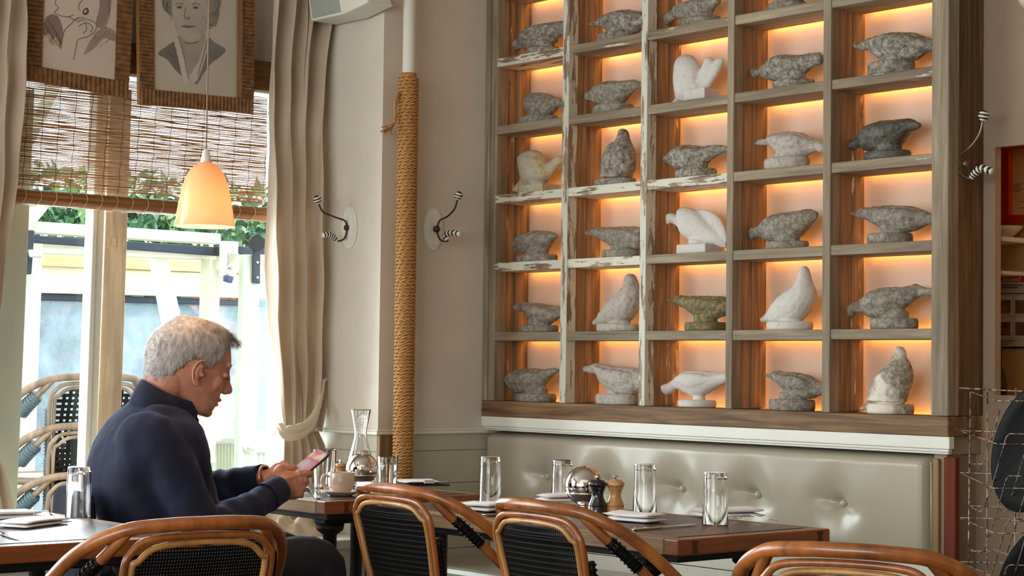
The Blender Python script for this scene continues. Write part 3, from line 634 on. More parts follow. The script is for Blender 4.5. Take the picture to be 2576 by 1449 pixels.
# ================================================================ wall speaker, lamp at the top right
t = thing('wall_speaker', 'white boxy loudspeaker with grey grille high on the pier above the curtain', 'speaker', atY(850, 20, -.75))
def pxbox(mb, quad, Y, t_): mb.prism([atY(x, y, Y) for x, y in quad], (0, t_, 0))
m = MB(); pxbox(m, [(765, -70), (880, -95), (926, 5), (862, 36), (782, 53)], -.80, .115); m.build('cabinet', M['white'], t, bevel=.006)
m = MB(); pxbox(m, [(772, -62), (838, -76), (856, 30), (786, 46)], -.8035, .004); m.build('grille', plain('grille_grey', srgb(160, 166, 160), .6, bmp=.4, bs=400), t)
m = MB(); m.tube([atY(860, -40, -.69), atY(860, -40, -.671)], .02, 12); m.build('bracket', M['white'], t)
p = atY(2598, -12, -.06); t = thing('wall_lamp', 'white rounded wall lamp cut by the top right corner of the picture', 'lamp', p)
MB().ball(p, (.045, .045, .045), 20).build('shade', M['cup'], t, smooth=True); MB().tube([p+Vector((0, .04, 0)), (p.x, -.001, p.z)], .012, 12).build('mount', M['white'], t)

# ================================================================ curtains
def curtain_sheet(mb, tab, X, folds, amp, y0, y1, rows=90, cols=150, seed=0, inward=1):
    rnd = random.Random(seed); ph = [rnd.uniform(-.8, .8) for _ in range(40)]; am = [rnd.uniform(.6, 1.35) for _ in range(40)]
    vs_ = []; fs = []
    for i in range(rows+1):
        y = lerp(y0, y1, i/rows); l, r_ = interp(tab, y)
        for j in range(cols+1):
            u = j/cols; k = u*folds; kk = int(k)
            w_ = u + .012*sin(3*y/200+ph[kk % 40]*3)
            pnt = atX(lerp(l, r_, u), y, X)
            a = amp*(am[kk % 40]*(1-(k-kk))+am[(kk+1) % 40]*(k-kk))
            ang = 2*pi*(k+.10*sin(y/170+ph[kk % 40]))
            d = a*(sin(ang)+.25*sin(2*ang+y/140)) + .004*sin(y/37+ang)
            vs_.append(pnt+Vector((d*inward+.0, .35*a*cos(ang), 0)))
    for i in range(rows):
        for j in range(cols):
            a = i*(cols+1)+j; fs.append((a, a+cols+1, a+cols+2, a+1))
    mb.add(vs_, fs)
def solid(o, t_=.003):
    s_ = o.modifiers.new('thickness', 'SOLIDIFY'); s_.thickness = t_; s_.offset = 0; return o
XC = -.33
t = thing('window_curtain', 'oatmeal cotton curtain gathered to a tieback at the right of the window', 'curtain', atX(760, 1190, XC))
m = MB(); tab = [(-60, 676, 862), (0, 678, 856), (200, 673, 838), (400, 670, 830), (600, 668, 824), (800, 674, 818), (950, 690, 810), (1040, 700, 804), (1085, 706, 796)]
curtain_sheet(m, tab, XC, 4.0, .030, -60, 1085, seed=2); solid(m.build('upper_drop', M['curtain'], t, smooth=True))
m = MB(); tab = [(1085, 706, 796), (1120, 703, 812), (1180, 700, 822), (1260, 698, 826), (1330, 690, 830)]
curtain_sheet(m, tab, XC, 5, .024, 1085, 1330, rows=30, seed=5); solid(m.build('lower_drop', M['curtain'], t, smooth=True))
m = MB(); c_ = spline([atX(702, 1072, XC+.05), atX(716, 1092, XC+.075), atX(745, 1094, XC+.085), atX(775, 1076, XC+.08), atX(796, 1040, XC+.065), atX(806, 1000, XC+.03), atX(812, 962, XC+.02)], 8)
for dz, w_ in ((0, .021), (.022, .017)):
    rings = []
    for i, p in enumerate(c_):
        tt = (c_[min(i+1, len(c_)-1)]-c_[max(i-1, 0)]).normalized(); nn_ = Vector((1, 0, 0)); bb = tt.cross(nn_).normalized()
        k = .55+.45*sin(pi*min(1, i/len(c_)*1.4))
        rings.append([p+Vector((.004 if dz else 0, 0, dz*k))+bb*(w_*k*cos(a))+nn_*(.006*sin(a)+.0015*sin(6*a+i)) for a in [2*pi*q/14 for q in range(14)]])
    m.loft(rings)
m.build('tieback', plain('cream_tieback', srgb(222, 208, 184), .9, bmp=.2, bs=300), t, smooth=True)
p = atX(812, 962, XC+.02)
m = MB(); m.tube([p, p+Vector((-.02, .04, .02)), (p.x-.02, -.672, p.z+.02)], .006, 8); m.build('tieback_hook', M['white'], t, smooth=True)
t = thing('window_curtain', 'oatmeal cotton curtain along the left edge of the picture', 'curtain', atX(-40, 1190, XC))
m = MB(); tab = [(-60, -160, 64), (0, -160, 62), (200, -160, 56), (450, -160, 37), (600, -155, 16), (750, -150, 4), (900, -140, -16), (1060, -130, -36)]
curtain_sheet(m, tab, XC, 4.0, .030, -60, 1060, seed=8, cols=130); solid(m.build('upper_drop', M['curtain'], t, smooth=True))
m = MB(); tab = [(1060, -130, -36), (1130, -140, -14), (1200, -150, 8), (1260, -155, 24), (1330, -160, 38)]
curtain_sheet(m, tab, XC, 5, .024, 1060, 1330, rows=30, seed=9, cols=120); solid(m.build('lower_drop', M['curtain'], t, smooth=True))

m = MB(); a0, a1 = atX(-140, 1052, XC), atX(-28, 1066, XC); cm_ = (a0+a1)/2; ry_ = abs(a1.y-a0.y)/2+.006; rings = []
for q in range(40):
    a = 2*pi*q/40; c0_ = Vector((cm_.x+.045*cos(a), cm_.y+ry_*sin(a), cm_.z+.012*sin(a))); o_ = Vector((cos(a), .4*sin(a), 0)).normalized()
    rings.append([c0_+o_*(.005*cos(b2))+Vector((0, 0, (.022+.002*sin(5*a))*sin(b2))) for b2 in [2*pi*k/12 for k in range(12)]])
m.loft(rings, closed=True); m.build('tieback', M['curtain'], t, smooth=True)

# ================================================================ woven stick blind
XBL = -.415
t = thing('bamboo_blind', 'half raised matchstick bamboo blind with a rolled bottom across the window', 'blind', atX(350, 500, XBL))
stick_m, nt, b = newmat('matchstick'); v = coords(nt, (3, 3, 60), vary=False)
nt.links.new(ramp(nt, noisetex(nt, v, 4, 4), [(.3, srgb(120, 82, 58)), (.5, srgb(168, 130, 92)), (.72, srgb(206, 178, 136))]), b.inputs['Base Color'])
b.inputs['Roughness'].default_value = .6; tc = N(nt, 'ShaderNodeBsdfTranslucent'); tc.inputs[0].default_value = srgb(206, 164, 120); mx = N(nt, 'ShaderNodeMixShader'); mx.inputs[0].default_value = .35; out = nt.nodes['Material Output']; nt.links.new(b.outputs[0], mx.inputs[1]); nt.links.new(tc.outputs[0], mx.inputs[2]); nt.links.new(mx.outputs[0], out.inputs[0])
yl, yr = atX(-60, 500, XBL).y, atX(668, 500, XBL).y
zr0 = atX(350, 488, XBL).z; ztopb = atX(350, 205, XBL).z
rnd = random.Random(11); m = MB(); z = zr0
while z < ztopb:
    h = rnd.uniform(.0036, .0048); y0 = yl; ph = rnd.uniform(0, 6); am = rnd.uniform(.0004, .0016)
    n = 26; pts = []
    rings = []
    for i in range(n+1):
        yy = lerp(yl, yr, i/n); zz = z+am*sin(ph+i*.7)+rnd.uniform(-.0004, .0004); w2 = h/2*rnd.uniform(.6, 1.15)
        rings.append([Vector((XBL-.001, yy, zz-w2)), Vector((XBL+.0012, yy, zz-w2*.4)), Vector((XBL+.0012, yy, zz+w2*.4)), Vector((XBL-.001, yy, zz+w2))])
    m.loft(rings); z += rnd.choice((.0046, .0049, .0053, .0062))
o = m.build('stick_weave', stick_m, t); tag(o, kind='stuff')
cord_m = plain('blind_cord', srgb(96, 62, 52), .8); cord_w = plain('pale_cord', srgb(206, 186, 156), .8)
ncord = 17
for k in range(ncord):
    x = 22+k*40.5; m = MB()
    pts = [atX(x+12-20*(yy-200)/290+1.5*sin(yy/9+k), yy, XBL+.003) for yy in range(200, 500, 12)]
    m.tube(pts, .0011, 4); m.build('cord', cord_m, t)
ZRL = atX(350, 517, XBL).z; RRL = .026
m = MB(); rings = []; n = 60
for i in range(n+1):
    yy = lerp(yl-.01, yr+.01, i/n)
    rings.append([Vector((XBL+.004+RRL*cos(a)*(1+.03*sin(7*a+i*.2)), yy, ZRL+RRL*sin(a)*(1+.03*sin(7*a+i*.2)))) for a in [2*pi*q/30 for q in range(30)]])
m.loft(rings)
roll_m, nt, b = newmat('rolled_matchstick'); v = coords(nt, (2, .6, 130), vary=False)
gg = noisetex(nt, v, 3, 5); nt.links.new(ramp(nt, gg, [(.3, srgb(92, 54, 24)), (.5, srgb(142, 92, 46)), (.7, srgb(186, 138, 82))]), b.inputs['Base Color']); b.inputs['Roughness'].default_value = .55
bump(nt, b, gg, .8, .002)
m.build('bottom_roll', roll_m, t, smooth=True)
for k in range(18):
    m = MB(); c = atX(8+k*38.5, 515, XBL); cy = c.y
    pts = [Vector((XBL+.004+(RRL+.0025)*cos(a), cy+.006*sin(a)+.012*cos(a), ZRL+(RRL+.0035)*sin(a))) for a in [2*pi*q/16 for q in range(16)]]
    m.tube(pts, .0012, 5, closed=True); m.build('roll_loop', cord_w, t)

# ================================================================ pendant lamp over the table
pc = atD(515, 572, 5.35); S5 = FPX/5.35
def zl(y): return atD(515, y, 5.35).z
t = thing('pendant_lamp', 'glowing peach porcelain pendant lamp on a cord above the man', 'lamp', (pc.x, pc.y, zl(572)))
shm, nt, b = newmat('porcelain_shade'); b.inputs['Base Color'].default_value = srgb(236, 190, 150); b.inputs['Roughness'].default_value = .22; b.inputs['Coat Weight'].default_value = .5
tc = N(nt, 'ShaderNodeBsdfTranslucent'); tc.inputs[0].default_value = (1, .74, .54, 1); mx = N(nt, 'ShaderNodeMixShader'); mx.inputs[0].default_value = .42
out = nt.nodes['Material Output']; nt.links.new(b.outputs[0], mx.inputs[1]); nt.links.new(tc.outputs[0], mx.inputs[2]); nt.links.new(mx.outputs[0], out.inputs[0])
prof = [(77, 570), (74, 560), (71, 540), (68, 520), (64, 498), (58, 470), (50, 446), (40, 428), (28, 415), (14, 408)]
out_p = [(r_/S5, zl(y)-zl(572)) for r_, y in prof]
th_ = [(max(r_/S5-.0025, .001), zl(y)-zl(572)-.001) for r_, y in prof]
m = MB(); m.lathe(out_p+th_[::-1], t.location, 48, cap=False); m.build('shade', shm, t, smooth=True)
m = MB(); m.lathe([(15/S5, zl(409)-zl(572)), (13/S5, zl(400)-zl(572)), (8/S5, zl(378)-zl(572)), (2/S5, zl(374)-zl(572))], t.location, 24); m.build('lamp_cap', M['white'], t, smooth=True)
m = MB(); m.tube([(pc.x, pc.y, zl(376)), (pc.x, pc.y, zl(200)), (pc.x, pc.y, ZC)], .0022, 8); m.build('cord', plain('lamp_cord', srgb(150, 118, 90), .7), t, smooth=True)
bc = Vector((pc.x, pc.y, zl(490)))
m = MB(); m.ball(bc, .022, 16); m.build('bulb', emit('lit_bulb', (1, .70, .40, 1), 12), t, smooth=True)
l = bpy.data.lights.new('pendant_light', 'POINT'); l.energy = 3.6; l.color = (1, .68, .42); l.shadow_soft_size = .03
o = bpy.data.objects.new('pendant_light', l); COL.objects.link(o); o.location = (pc.x, pc.y, zl(525))
# its twins over the tables behind the camera
lampf = [c for c in [t]][0]
for i, (x, y, zz) in enumerate(((3.0, -5.2, 1.75), (5.2, -6.3, 1.8), (7.2, -3.2, 1.8))):
    c = copy_tree(t); c.location = (x, y, zz); c['label'] = 'peach porcelain pendant lamp hanging %s' % ('further back in the room', 'by the shop front', 'at the far side of the room')[i]
    c['group'] = 'pendant lamps'
    l2 = l.copy(); l2.energy = 6; q = bpy.data.objects.new('pendant_light', l2); COL.objects.link(q); q.location = (x, y, zz+.05)
t['group'] = 'pendant lamps'

# ================================================================ the two framed drawings in corrugated card frames
card, nt, b = newmat('corrugated_card'); v = coords(nt)
nt.links.new(ramp(nt, noisetex(nt, v, 40, 4), [(.3, srgb(96, 62, 34)), (.7, srgb(146, 104, 62))]), b.inputs['Base Color']); b.inputs['Roughness'].default_value = .8
card_edge = plain('card_edge', srgb(176, 132, 78), .7)
def corr(mb, p0, p1, w0, w1, nrm, n, h=.006):
    """ridged strip from p0 to p1, w0/w1 vectors across it at each end; ridges run across"""
    rows = []
    N_ = n*6
    top = []; bot = []
    for i in range(N_+1):
        k = i/N_; p = p0.lerp(p1, k); w_ = w0.lerp(w1, k); hh = h*abs(sin(pi*k*n)) + .004
        top.append((p+nrm*hh, p+w_+nrm*hh)); bot.append((p, p+w_))
    vs_ = []; fs = []
    for i in range(N_+1): vs_ += [top[i][0], top[i][1], bot[i][1], bot[i][0]]
    for i in range(N_):
        a = i*4
        for j in range(4): fs.append((a+j, a+(j+1) % 4, a+4+(j+1) % 4, a+4+j))
    fs += [(3, 2, 1, 0), (N_*4, N_*4+1, N_*4+2, N_*4+3)]
    mb.add(vs_, fs)
def drawing(name, label, X, outer, inner, paper_c, strokes, nv, nh):
    P = lambda q: atX(q[0], q[1], X)
    nrm = Vector((1, 0, 0)); t = thing(name, label, 'picture', P(outer[3]))
    oTL, oTR, oBR, oBL = [P(q) for q in outer]; iTL, iTR, iBR, iBL = [P(q) for q in inner]
    m = MB(); m.prism([p-nrm*.018 for p in (oTL, oTR, oBR, oBL)], nrm*.016); m.build('backing', card_edge, t)
    fl_ = lambda w_: Vector((0, w_.y, 0)); up_ = lambda w_: Vector((0, 0, w_.z)); sL_ = oBL+up_(iBL-oBL); sR_ = oBR+up_(iBR-oBR)
    m = MB(); corr(m, oTL, sL_, fl_(iTL-oTL), fl_(iBL-oBL), nrm, nv); m.build('frame_side', card, t)
    m = MB(); corr(m, oTR, sR_, fl_(iTR-oTR), fl_(iBR-oBR), nrm, nv); m.build('frame_side', card, t)
    m = MB(); corr(m, oBL, oBR, up_(iBL-oBL), up_(iBR-oBR), nrm, nh); m.build('frame_bottom', card, t)
    m = MB(); corr(m, oTL, oTR, up_(iTL-oTL), up_(iTR-oTR), nrm, nh); m.build('frame_top', card, t)
    m = MB(); m.prism([p-nrm*.001 for p in (iTL, iTR, iBR, iBL)], nrm*.003)
    pp = m.build('paper', plain(name+'_paper', paper_c, .8, var=.04, scale=3), t)
    for k, (nm, col, pts, wd) in enumerate(strokes):
        m = MB(); off = nrm*(.0024+.00012*k)
        if wd == 0:
            m.prism([P(q)+off for q in pts], nrm*.0001)
        else:
            c_ = spline([P(q)+off for q in pts], 5); m.tube(c_, wd, 4)
        m.build(nm, pencil(col), pp)
    return t
PC = {}
def pencil(c):
    if c not in PC: PC[c] = plain('pencil_tone', srgb(*c), .9, var=.10, scale=14)
    return PC[c]
XD = -.385
def curve(pts, n=5): return [(p.x, p.y) for p in spline([(a, b_, 0) for a, b_ in pts], n, closed=True)]
G = lambda k: (k, k-2, k-8)
sL = [('hair', (150, 130, 120), curve([(140, -60), (200, -70), (262, -50), (278, 0), (270, 40), (258, 70), (240, 60), (250, 10), (230, -20), (180, -30), (150, -20)]), 0),
      ('sleeve', (140, 122, 112), curve([(108, 90), (112, 50), (130, 36), (148, 46), (158, 80), (156, 100), (150, 118), (142, 92), (132, 100), (122, 84)]), 0),
      ('shoulder', (160, 142, 130), curve([(288, 80), (262, 68), (240, 84), (222, 110), (210, 138), (240, 118), (262, 96), (288, 104)]), 0),
      ('earring', (90, 74, 66), curve([(208, 26), (216, 20), (222, 24), (221, 34), (212, 38), (207, 33)]), 0),
      ('ear_light', (196, 178, 166), curve([(210, 28), (215, 24), (218, 27), (213, 34)]), 0)]
for pts in ([(140, -6), (138, 10), (146, 20), (136, 32), (152, 40), (170, 42), (184, 38)], [(152, 124), (160, 80), (178, 60), (190, 48), (206, 44)], [(206, 44), (222, 50), (236, 56), (242, 66), (236, 80), (220, 92), (196, 100), (190, 120), (184, 150)], [(192, 56), (206, 50), (214, 54)], [(196, 66), (212, 58), (224, 60)], [(224, 60), (232, 70), (226, 82)], [(214, 58), (216, 74), (208, 84)],
            [(262, 70), (270, 48), (276, 20)], [(112, 60), (128, 92), (150, 120)], [(120, 50), (140, 84), (152, 110)], [(206, 0), (196, 14), (200, 28)], [(170, 42), (186, 50), (196, 44)]):
    sL.append(('pencil_line', (104, 84, 74), pts, .0010))
sR = [('hair', (140, 134, 122), curve([(412, 20), (404, -10), (420, -50), (480, -70), (536, -50), (556, -10), (550, 30), (538, 58), (526, 74), (522, 40), (520, 0), (490, -20), (450, -18), (434, 6), (430, 40)]), 0),
      ('face', (176, 168, 154), curve([(432, 20), (436, -10), (470, -24), (510, -16), (522, 10), (522, 50), (512, 84), (490, 104), (466, 102), (446, 84), (436, 54)]), 0),
      ('neck', (160, 152, 138), curve([(450, 88), (470, 104), (496, 102), (514, 84), (512, 120), (500, 160), (480, 190), (462, 160), (450, 120)]), 0),
      ('jacket', (112, 110, 104), curve([(396, 136), (416, 118), (438, 106), (444, 130), (462, 190), (440, 176), (420, 150)]), 0),
      ('jacket', (122, 120, 114), curve([(520, 96), (540, 108), (566, 124), (556, 140), (530, 160), (508, 190), (496, 210), (488, 204), (506, 150)]), 0),
      ('shirt', (194, 188, 176), curve([(438, 106), (448, 92), (462, 140), (474, 200), (462, 208), (448, 150)]), 0),
      ('shirt', (192, 186, 174), curve([(500, 150), (516, 100), (524, 96), (520, 130), (496, 200), (480, 206), (478, 190)]), 0),
      ('eye', (92, 86, 78), curve([(443, 19), (450, 15), (457, 18), (450, 22)]), 0), ('eye', (92, 86, 78), curve([(484, 20), (491, 16), (498, 20), (491, 23)]), 0),
      ('lips', (132, 120, 108), curve([(455, 66), (466, 63), (474, 65), (490, 66), (474, 71), (464, 70)]), 0),
      ('nose_shadow', (142, 134, 120), curve([(462, 46), (470, 50), (478, 46), (474, 42)]), 0)]
for pts in ([(440, 12), (450, 8), (460, 12)], [(482, 12), (492, 8), (502, 14)], [(466, 18), (463, 34), (462, 46)], [(455, 66), (470, 67), (490, 66)], [(414, 30), (408, 10), (416, -10), (430, -20)], [(424, 36), (416, 20), (420, 2)], [(530, 66), (544, 50), (550, 28)], [(534, 40), (546, 20), (546, 0)], [(524, 60), (536, 66), (544, 56)], [(445, 90), (452, 110), (462, 150), (472, 200)], [(520, 96), (512, 130), (496, 190)], [(462, 106), (480, 110), (498, 104)]):
    sR.append(('pencil_line', (96, 92, 84), pts, .0010))
_r = random.Random(21)
def shade(dst, cx, cy, rx, ry, n, col, ang, ln, w=.0005):
    for _ in range(n):
        a = _r.uniform(0, 6.28); q = _r.random()**.5; x, y = cx+rx*q*cos(a), cy+ry*q*sin(a); an = ang+_r.uniform(-.35, .35)
        dst.append(('pencil_line', col, [(x, y), (x+ln*.5*cos(an)+_r.uniform(-1, 1), y+ln*.5*sin(an)), (x+ln*cos(an), y+ln*sin(an))], w))
shade(sR, 424, 10, 14, 34, 9, (100, 96, 88), 1.4, 14); shade(sR, 540, 20, 12, 44, 10, (100, 96, 88), 1.7, 16)
shade(sR, 512, 60, 8, 26, 7, (132, 126, 114), 2.0, 9); shade(sR, 428, 130, 18, 14, 8, (84, 82, 78), .8, 14); shade(sR, 536, 128, 20, 16, 8, (84, 82, 78), 2.3, 14)
shade(sL, 128, 78, 14, 24, 9, (100, 84, 76), 1.2, 18); shade(sL, 258, 92, 26, 16, 9, (112, 94, 84), 2.4, 16); shade(sL, 272, 10, 8, 30, 6, (110, 94, 84), 1.5, 20)
drawing('framed_drawing', 'pencil portrait with curly hair and open collar in corrugated card frame', XD,
        [(345, -190), (640, -190), (635, 285), (351, 262)], [(385, -180), (596, -180), (594, 246), (386, 226)], srgb(186, 178, 162), sR, 44, 30)
drawing('framed_drawing', 'pencil drawing of a chin resting on a hand, in ragged corrugated card frame', XD,
        [(74, -180), (342, -190), (322, 247), (57, 198)], [(114, -170), (300, -180), (287, 203), (103, 168)], srgb(206, 192, 178), sL, 30, 22)
# inner wooden slips of the right hand frame
m = MB(); m.prism([atX(q[0], q[1], XD+.002) for q in ((596, -180), (608, -180), (606, 247), (594, 246))], (.010, 0, 0))
m.build('wood_slip', M['fir'], [o for o in bpy.data.objects if o.name.startswith('framed_drawing') and 'curly' in o['label']][0])

# ================================================================ outside: the timber terrace enclosure seen through the window
ZG = -.13
og = MB().box(-14, -.62, -9, 9, ZG-.1, ZG).build('ground', plain('terrace_paving', srgb(150, 146, 140), .8, bmp=.2)); og['kind'] = 'structure'
def xq(mb, quad, X, t_, mi=0): return mb.prism([atX(x, y, X) for x, y in quad], (-t_, 0, 0), mi)
X1, X2, X3 = -2.4, -2.9, -3.3
t = thing('timber_enclosure', 'cream painted timber frame of the outdoor terrace seen through the window', 'structure', (X1, 0, ZG))
def ext(nm, quad, X, t_, mt, par=t, bev=.004): return xq(MB(), quad, X, t_).build(nm, mt, par, bevel=bev)
ext('top_beam', [(20, 552), (556, 588), (556, 614), (20, 582)], X1, .09, M['cream'])
ext('lower_beam', [(20, 608), (556, 641), (556, 655), (20, 634)], X1-.03, .09, M['cream'])
ext('timber_joist', [(-20, 632), (700, 664), (700, 692), (-20, 664)], X2, .06, M['fir_y'])
ext('cross_beam', [(-20, 664), (700, 694), (700, 748), (-20, 712)], X2-.02, .1, M['cream'])
ext('cream_batten', [(-20, 712), (700, 746), (700, 752), (-20, 734)], X2+.01, .06, M['cream'])
ext('dark_channel', [(-20, 734), (700, 758), (700, 772), (-20, 752)], X2, .05, M['navy_rail'])
ext('diagonal_brace', [(385, 648), (423, 648), (462, 825), (420, 825)], X1-.12, .05, plain('bright_brace', srgb(246, 246, 240), .6))
ext('door_post', [(529, 652), (556, 655), (542, 1165), (512, 1165)], X1+.02, .09, M['cream'])
ext('left_post', [(72, 600), (109, 612), (84, 1300), (46, 1300)], X1+.02, .09, M['sage'])
ext('left_post', [(-30, 500), (66, 520), (44, 1300), (-60, 1300)], X1-.1, .09, M['sage'])
ext('left_brace', [(72, 500), (125, 520), (70, 588), (66, 588)], X1+.02, .06, M['sage'])
ext('low_rail', [(60, 1122), (700, 1100), (700, 1108), (60, 1130)], X3, .04, M['navy_rail'])
ext('thin_rail', [(-20, 911), (700, 917), (700, 920), (-20, 914)], X3, .02, M['navy_rail'])
ext('sill', [(540, 1100), (600, 1102), (600, 1114), (540, 1112)], X1-.02, .10, M['white'])
m = MB()
for k in range(8): xq(m, [(540+k*8, 1116), (547+k*8, 1116), (545+k*8, 1400), (538+k*8, 1400)], X1-.05, .02)
m.build('beadboard', M['cream'], t)
for a, b_ in ((-3.4, -1.7), (-1.7, 0), (0, 1.7), (1.7, 3.4)):
    MB().prism([(X1, -1.9+a*.8, 3.0), (X1, -1.82+a*.8, 3.0), (-5.2, -.92+a*.8, 2.35), (-5.2, -1.0+a*.8, 2.35)], (0, 0, .12)).build('rafter', M['cream'], t)
for y0, dy in ((-.3, .9), (.9, 1.0)):
    MB().prism([(X2, y0, 2.1), (X2, y0+.06, 2.1), (X2, y0+dy+.06, 2.9), (X2, y0+dy, 2.9)], (-.05, 0, 0)).build('roof_brace', M['cream'], t)
vin = bpy.data.materials.new('hazed_vinyl'); vin.use_nodes = True; nt = vin.node_tree; nt.nodes.clear()  # vinyl sheet with the outdoor haze mixed in as a pale bluish veil
o_ = N(nt, 'ShaderNodeOutputMaterial'); a_ = N(nt, 'ShaderNodeBsdfTransparent'); d_ = N(nt, 'ShaderNodeBsdfTranslucent'); e_ = N(nt, 'ShaderNodeBsdfDiffuse'); mx = N(nt, 'ShaderNodeMixShader'); m2 = N(nt, 'ShaderNodeMixShader')
d_.inputs[0].default_value = (.62, .80, 1, 1); e_.inputs[0].default_value = (.72, .86, 1, 1); m2.inputs[0].default_value = .5; nt.links.new(d_.outputs[0], m2.inputs[1]); nt.links.new(e_.outputs[0], m2.inputs[2])
v = coords(nt, (1, 1, .6), vary=False); nt.links.new(ramp(nt, noisetex(nt, v, 3.5, 4, .6, 1.2), [(.35, (.18, .18, .18, 1)), (.7, (.5, .5, .5, 1))]), mx.inputs[0])
nt.links.new(a_.outputs[0], mx.inputs[1]); nt.links.new(m2.outputs[0], mx.inputs[2]); nt.links.new(mx.outputs[0], o_.inputs[0])
ext('vinyl_panel', [(-20, 745), (700, 770), (700, 1300), (-20, 1300)], X2-.03, .003, vin, bev=0)
# sliding barn door, its track and hardware
t2 = thing('sliding_door', 'pale green sliding terrace door with round knob, right of the man', 'door', atX(630, 1400, X1+.1))
XD2 = X1+.10
ext('stile', [(614, 640), (655, 640), (640, 1400), (592, 1400)], XD2, .045, M['sage'], t2)
ext('bottom_rail', [(640, 1106), (720, 1104), (720, 1140), (640, 1140)], XD2, .045, M['sage'], t2)
ext('top_rail', [(655, 640), (720, 643), (720, 668), (655, 664)], XD2, .045, M['sage'], t2)
m = MB()
for k in range(7): xq(m, [(640+k*12, 1140), (651+k*12, 1140), (650+k*12, 1400), (639+k*12, 1400)], XD2-.01, .03)
m.build('grooved_panel', M['sage'], t2)
ext('door_glass', [(652, 664), (720, 668), (720, 1106), (640, 1106)], XD2-.02, .003, vin, t2, 0)
m = MB(); c = atX(626, 1122, XD2); m.lathe([(.036, 0), (.036, .006), (.030, .010), (.016, .012), (.010, .03), (.024, .040), (.020, .05), (0, .052)], c, 24, axis=(1, 0, 0)); m.build('door_knob', M['white'], t2, smooth=True)
k_ = ext('hanger_strap', [(638, 600), (656, 602), (655, 714), (637, 712)], XD2+.02, .015, M['navy_rail'], t2)
m = MB(); c = atX(642, 612, XD2+.02); m.lathe([(.042, 0), (.042, .018), (0, .019)], c, 20, axis=(1, 0, 0)); m.build('roller_wheel', M['black_metal'], t2, smooth=False)
m = MB()
for yy in (628, 660, 698): m.lathe([(.008, 0), (.006, .006), (0, .007)], atX(647, yy, XD2+.021), 10, axis=(1, 0, 0))
m.build('bolts', M['steel'], k_)
tr = thing('door_track', 'dark flat sliding door track across the terrace beam', 'rail', atX(320, 610, X1+.03))
ext('track_bar', [(60, 590), (562, 622), (561, 645), (60, 609)], X1+.025, .02, M['navy_rail'], tr)
ext('track_bar', [(600, 619), (700, 626), (700, 645), (600, 640)], X1+.025, .02, M['navy_rail'], tr)
ext('stop_block', [(547, 620), (565, 622), (564, 646), (546, 643)], X1+.055, .03, M['black_metal'], tr)
ext('end_strap', [(72, 578), (88, 580), (80, 690), (64, 690)], X1+.055, .02, M['navy_rail'], tr)
ext('bracket', [(74, 627), (106, 630), (106, 648), (76, 648)], X1+.075, .02, M['steel'], tr)
b_ = thing('lock_board', 'small cream board screwed beside the door post and holding a padlock', 'board', atX(580, 700, X1+.12))
ext('board_plate', [(560, 606), (601, 608), (596, 700), (558, 698)], X1+.12, .03, M['cream'], b_)
p = atX(580, 668, X1+.125)
m = MB(); m.lathe([(.012, 0), (.012, .01), (0, .011)], p, 12, axis=(1, 0, 0)); m.build('hasp', M['steel'], b_)
m = MB(); m.box(X1+.02, X1+.12, atX(566, 650, X1+.1).y, atX(596, 650, X1+.1).y, p.z-.02, p.z+.06); m.build('spacer', M['cream'], b_)
pl = thing('padlock', 'dark blue padlock hanging open from the cream board on the terrace', 'padlock', atX(580, 712, X1+.135))
a, c = atX(570, 700, X1+.135), atX(590, 710, X1+.135)
m = MB(); m.prism([atX(x, y, X1+.15) for x, y in ((571, 691), (590, 696), (585, 713), (567, 707))], (-.03, 0, 0)); m.build('lock_body', plain('lock_blue', srgb(40, 50, 96), .4), pl, bevel=.006)
m = MB(); m.tube(spline([atX(x, y, X1+.135) for x, y in ((574, 693), (569, 680), (576, 668), (585, 672), (584, 682))], 5), .004, 8); m.build('shackle', M['steel'], pl, smooth=True)
# brick house wall, ivy and hedge behind the terrace
bk, nt, b = newmat('pink_brick'); tc_ = N(nt, 'ShaderNodeTexCoord'); mp = N(nt, 'ShaderNodeMapping'); mp.inputs['Rotation'].default_value = (0, R(90), R(90))
sx = N(nt, 'ShaderNodeSeparateXYZ'); cx_ = N(nt, 'ShaderNodeCombineXYZ'); nt.links.new(tc_.outputs['Object'], sx.inputs[0]); nt.links.new(sx.outputs['Y'], cx_.inputs['X']); nt.links.new(sx.outputs['Z'], cx_.inputs['Y'])
br = N(nt, 'ShaderNodeTexBrick'); nt.links.new(cx_.outputs[0], br.inputs['Vector']); br.inputs['Scale'].default_value = 2.2
br.inputs['Color1'].default_value = srgb(176, 96, 82); br.inputs['Color2'].default_value = srgb(196, 120, 104); br.inputs['Mortar'].default_value = srgb(190, 176, 168); br.inputs['Mortar Size'].default_value = .012
nt.links.new(br.outputs[0], b.inputs['Base Color']); b.inputs['Roughness'].default_value = .9
o = MB().box(-7.2, -7.0, -6, 9, ZG, 2.05).build('brick_wall', bk); tag(o, 'pink brick garden wall beyond the terrace, partly hidden by ivy', 'wall')
def leaves(mb, n, fx, size, seed=0, mi=1):
    rnd = random.Random(seed)
    for _ in range(n):
        c = fx(rnd); s_ = size*rnd.uniform(.6, 1.4)
        a = Vector((rnd.gauss(0, 1), rnd.gauss(0, 1), rnd.gauss(0, 1))).normalized(); b_ = a.orthogonal().normalized()
        b_.rotate(Matrix.Rotation(rnd.uniform(0, 6.28), 3, a)); c2 = a.cross(b_)
        k = [c-b_*s_, c-b_*s_*.2+c2*s_*.5, c+b_*s_, c-b_*s_*.2-c2*s_*.5]
        mb.add(k, [(0, 1, 2), (0, 2, 3)], rnd.choice((0, 0, 1)))
lf = [plain('ivy_leaf', srgb(70, 112, 84), .6, var=.3), plain('ivy_leaf_light', srgb(112, 150, 96), .6, var=.3)]
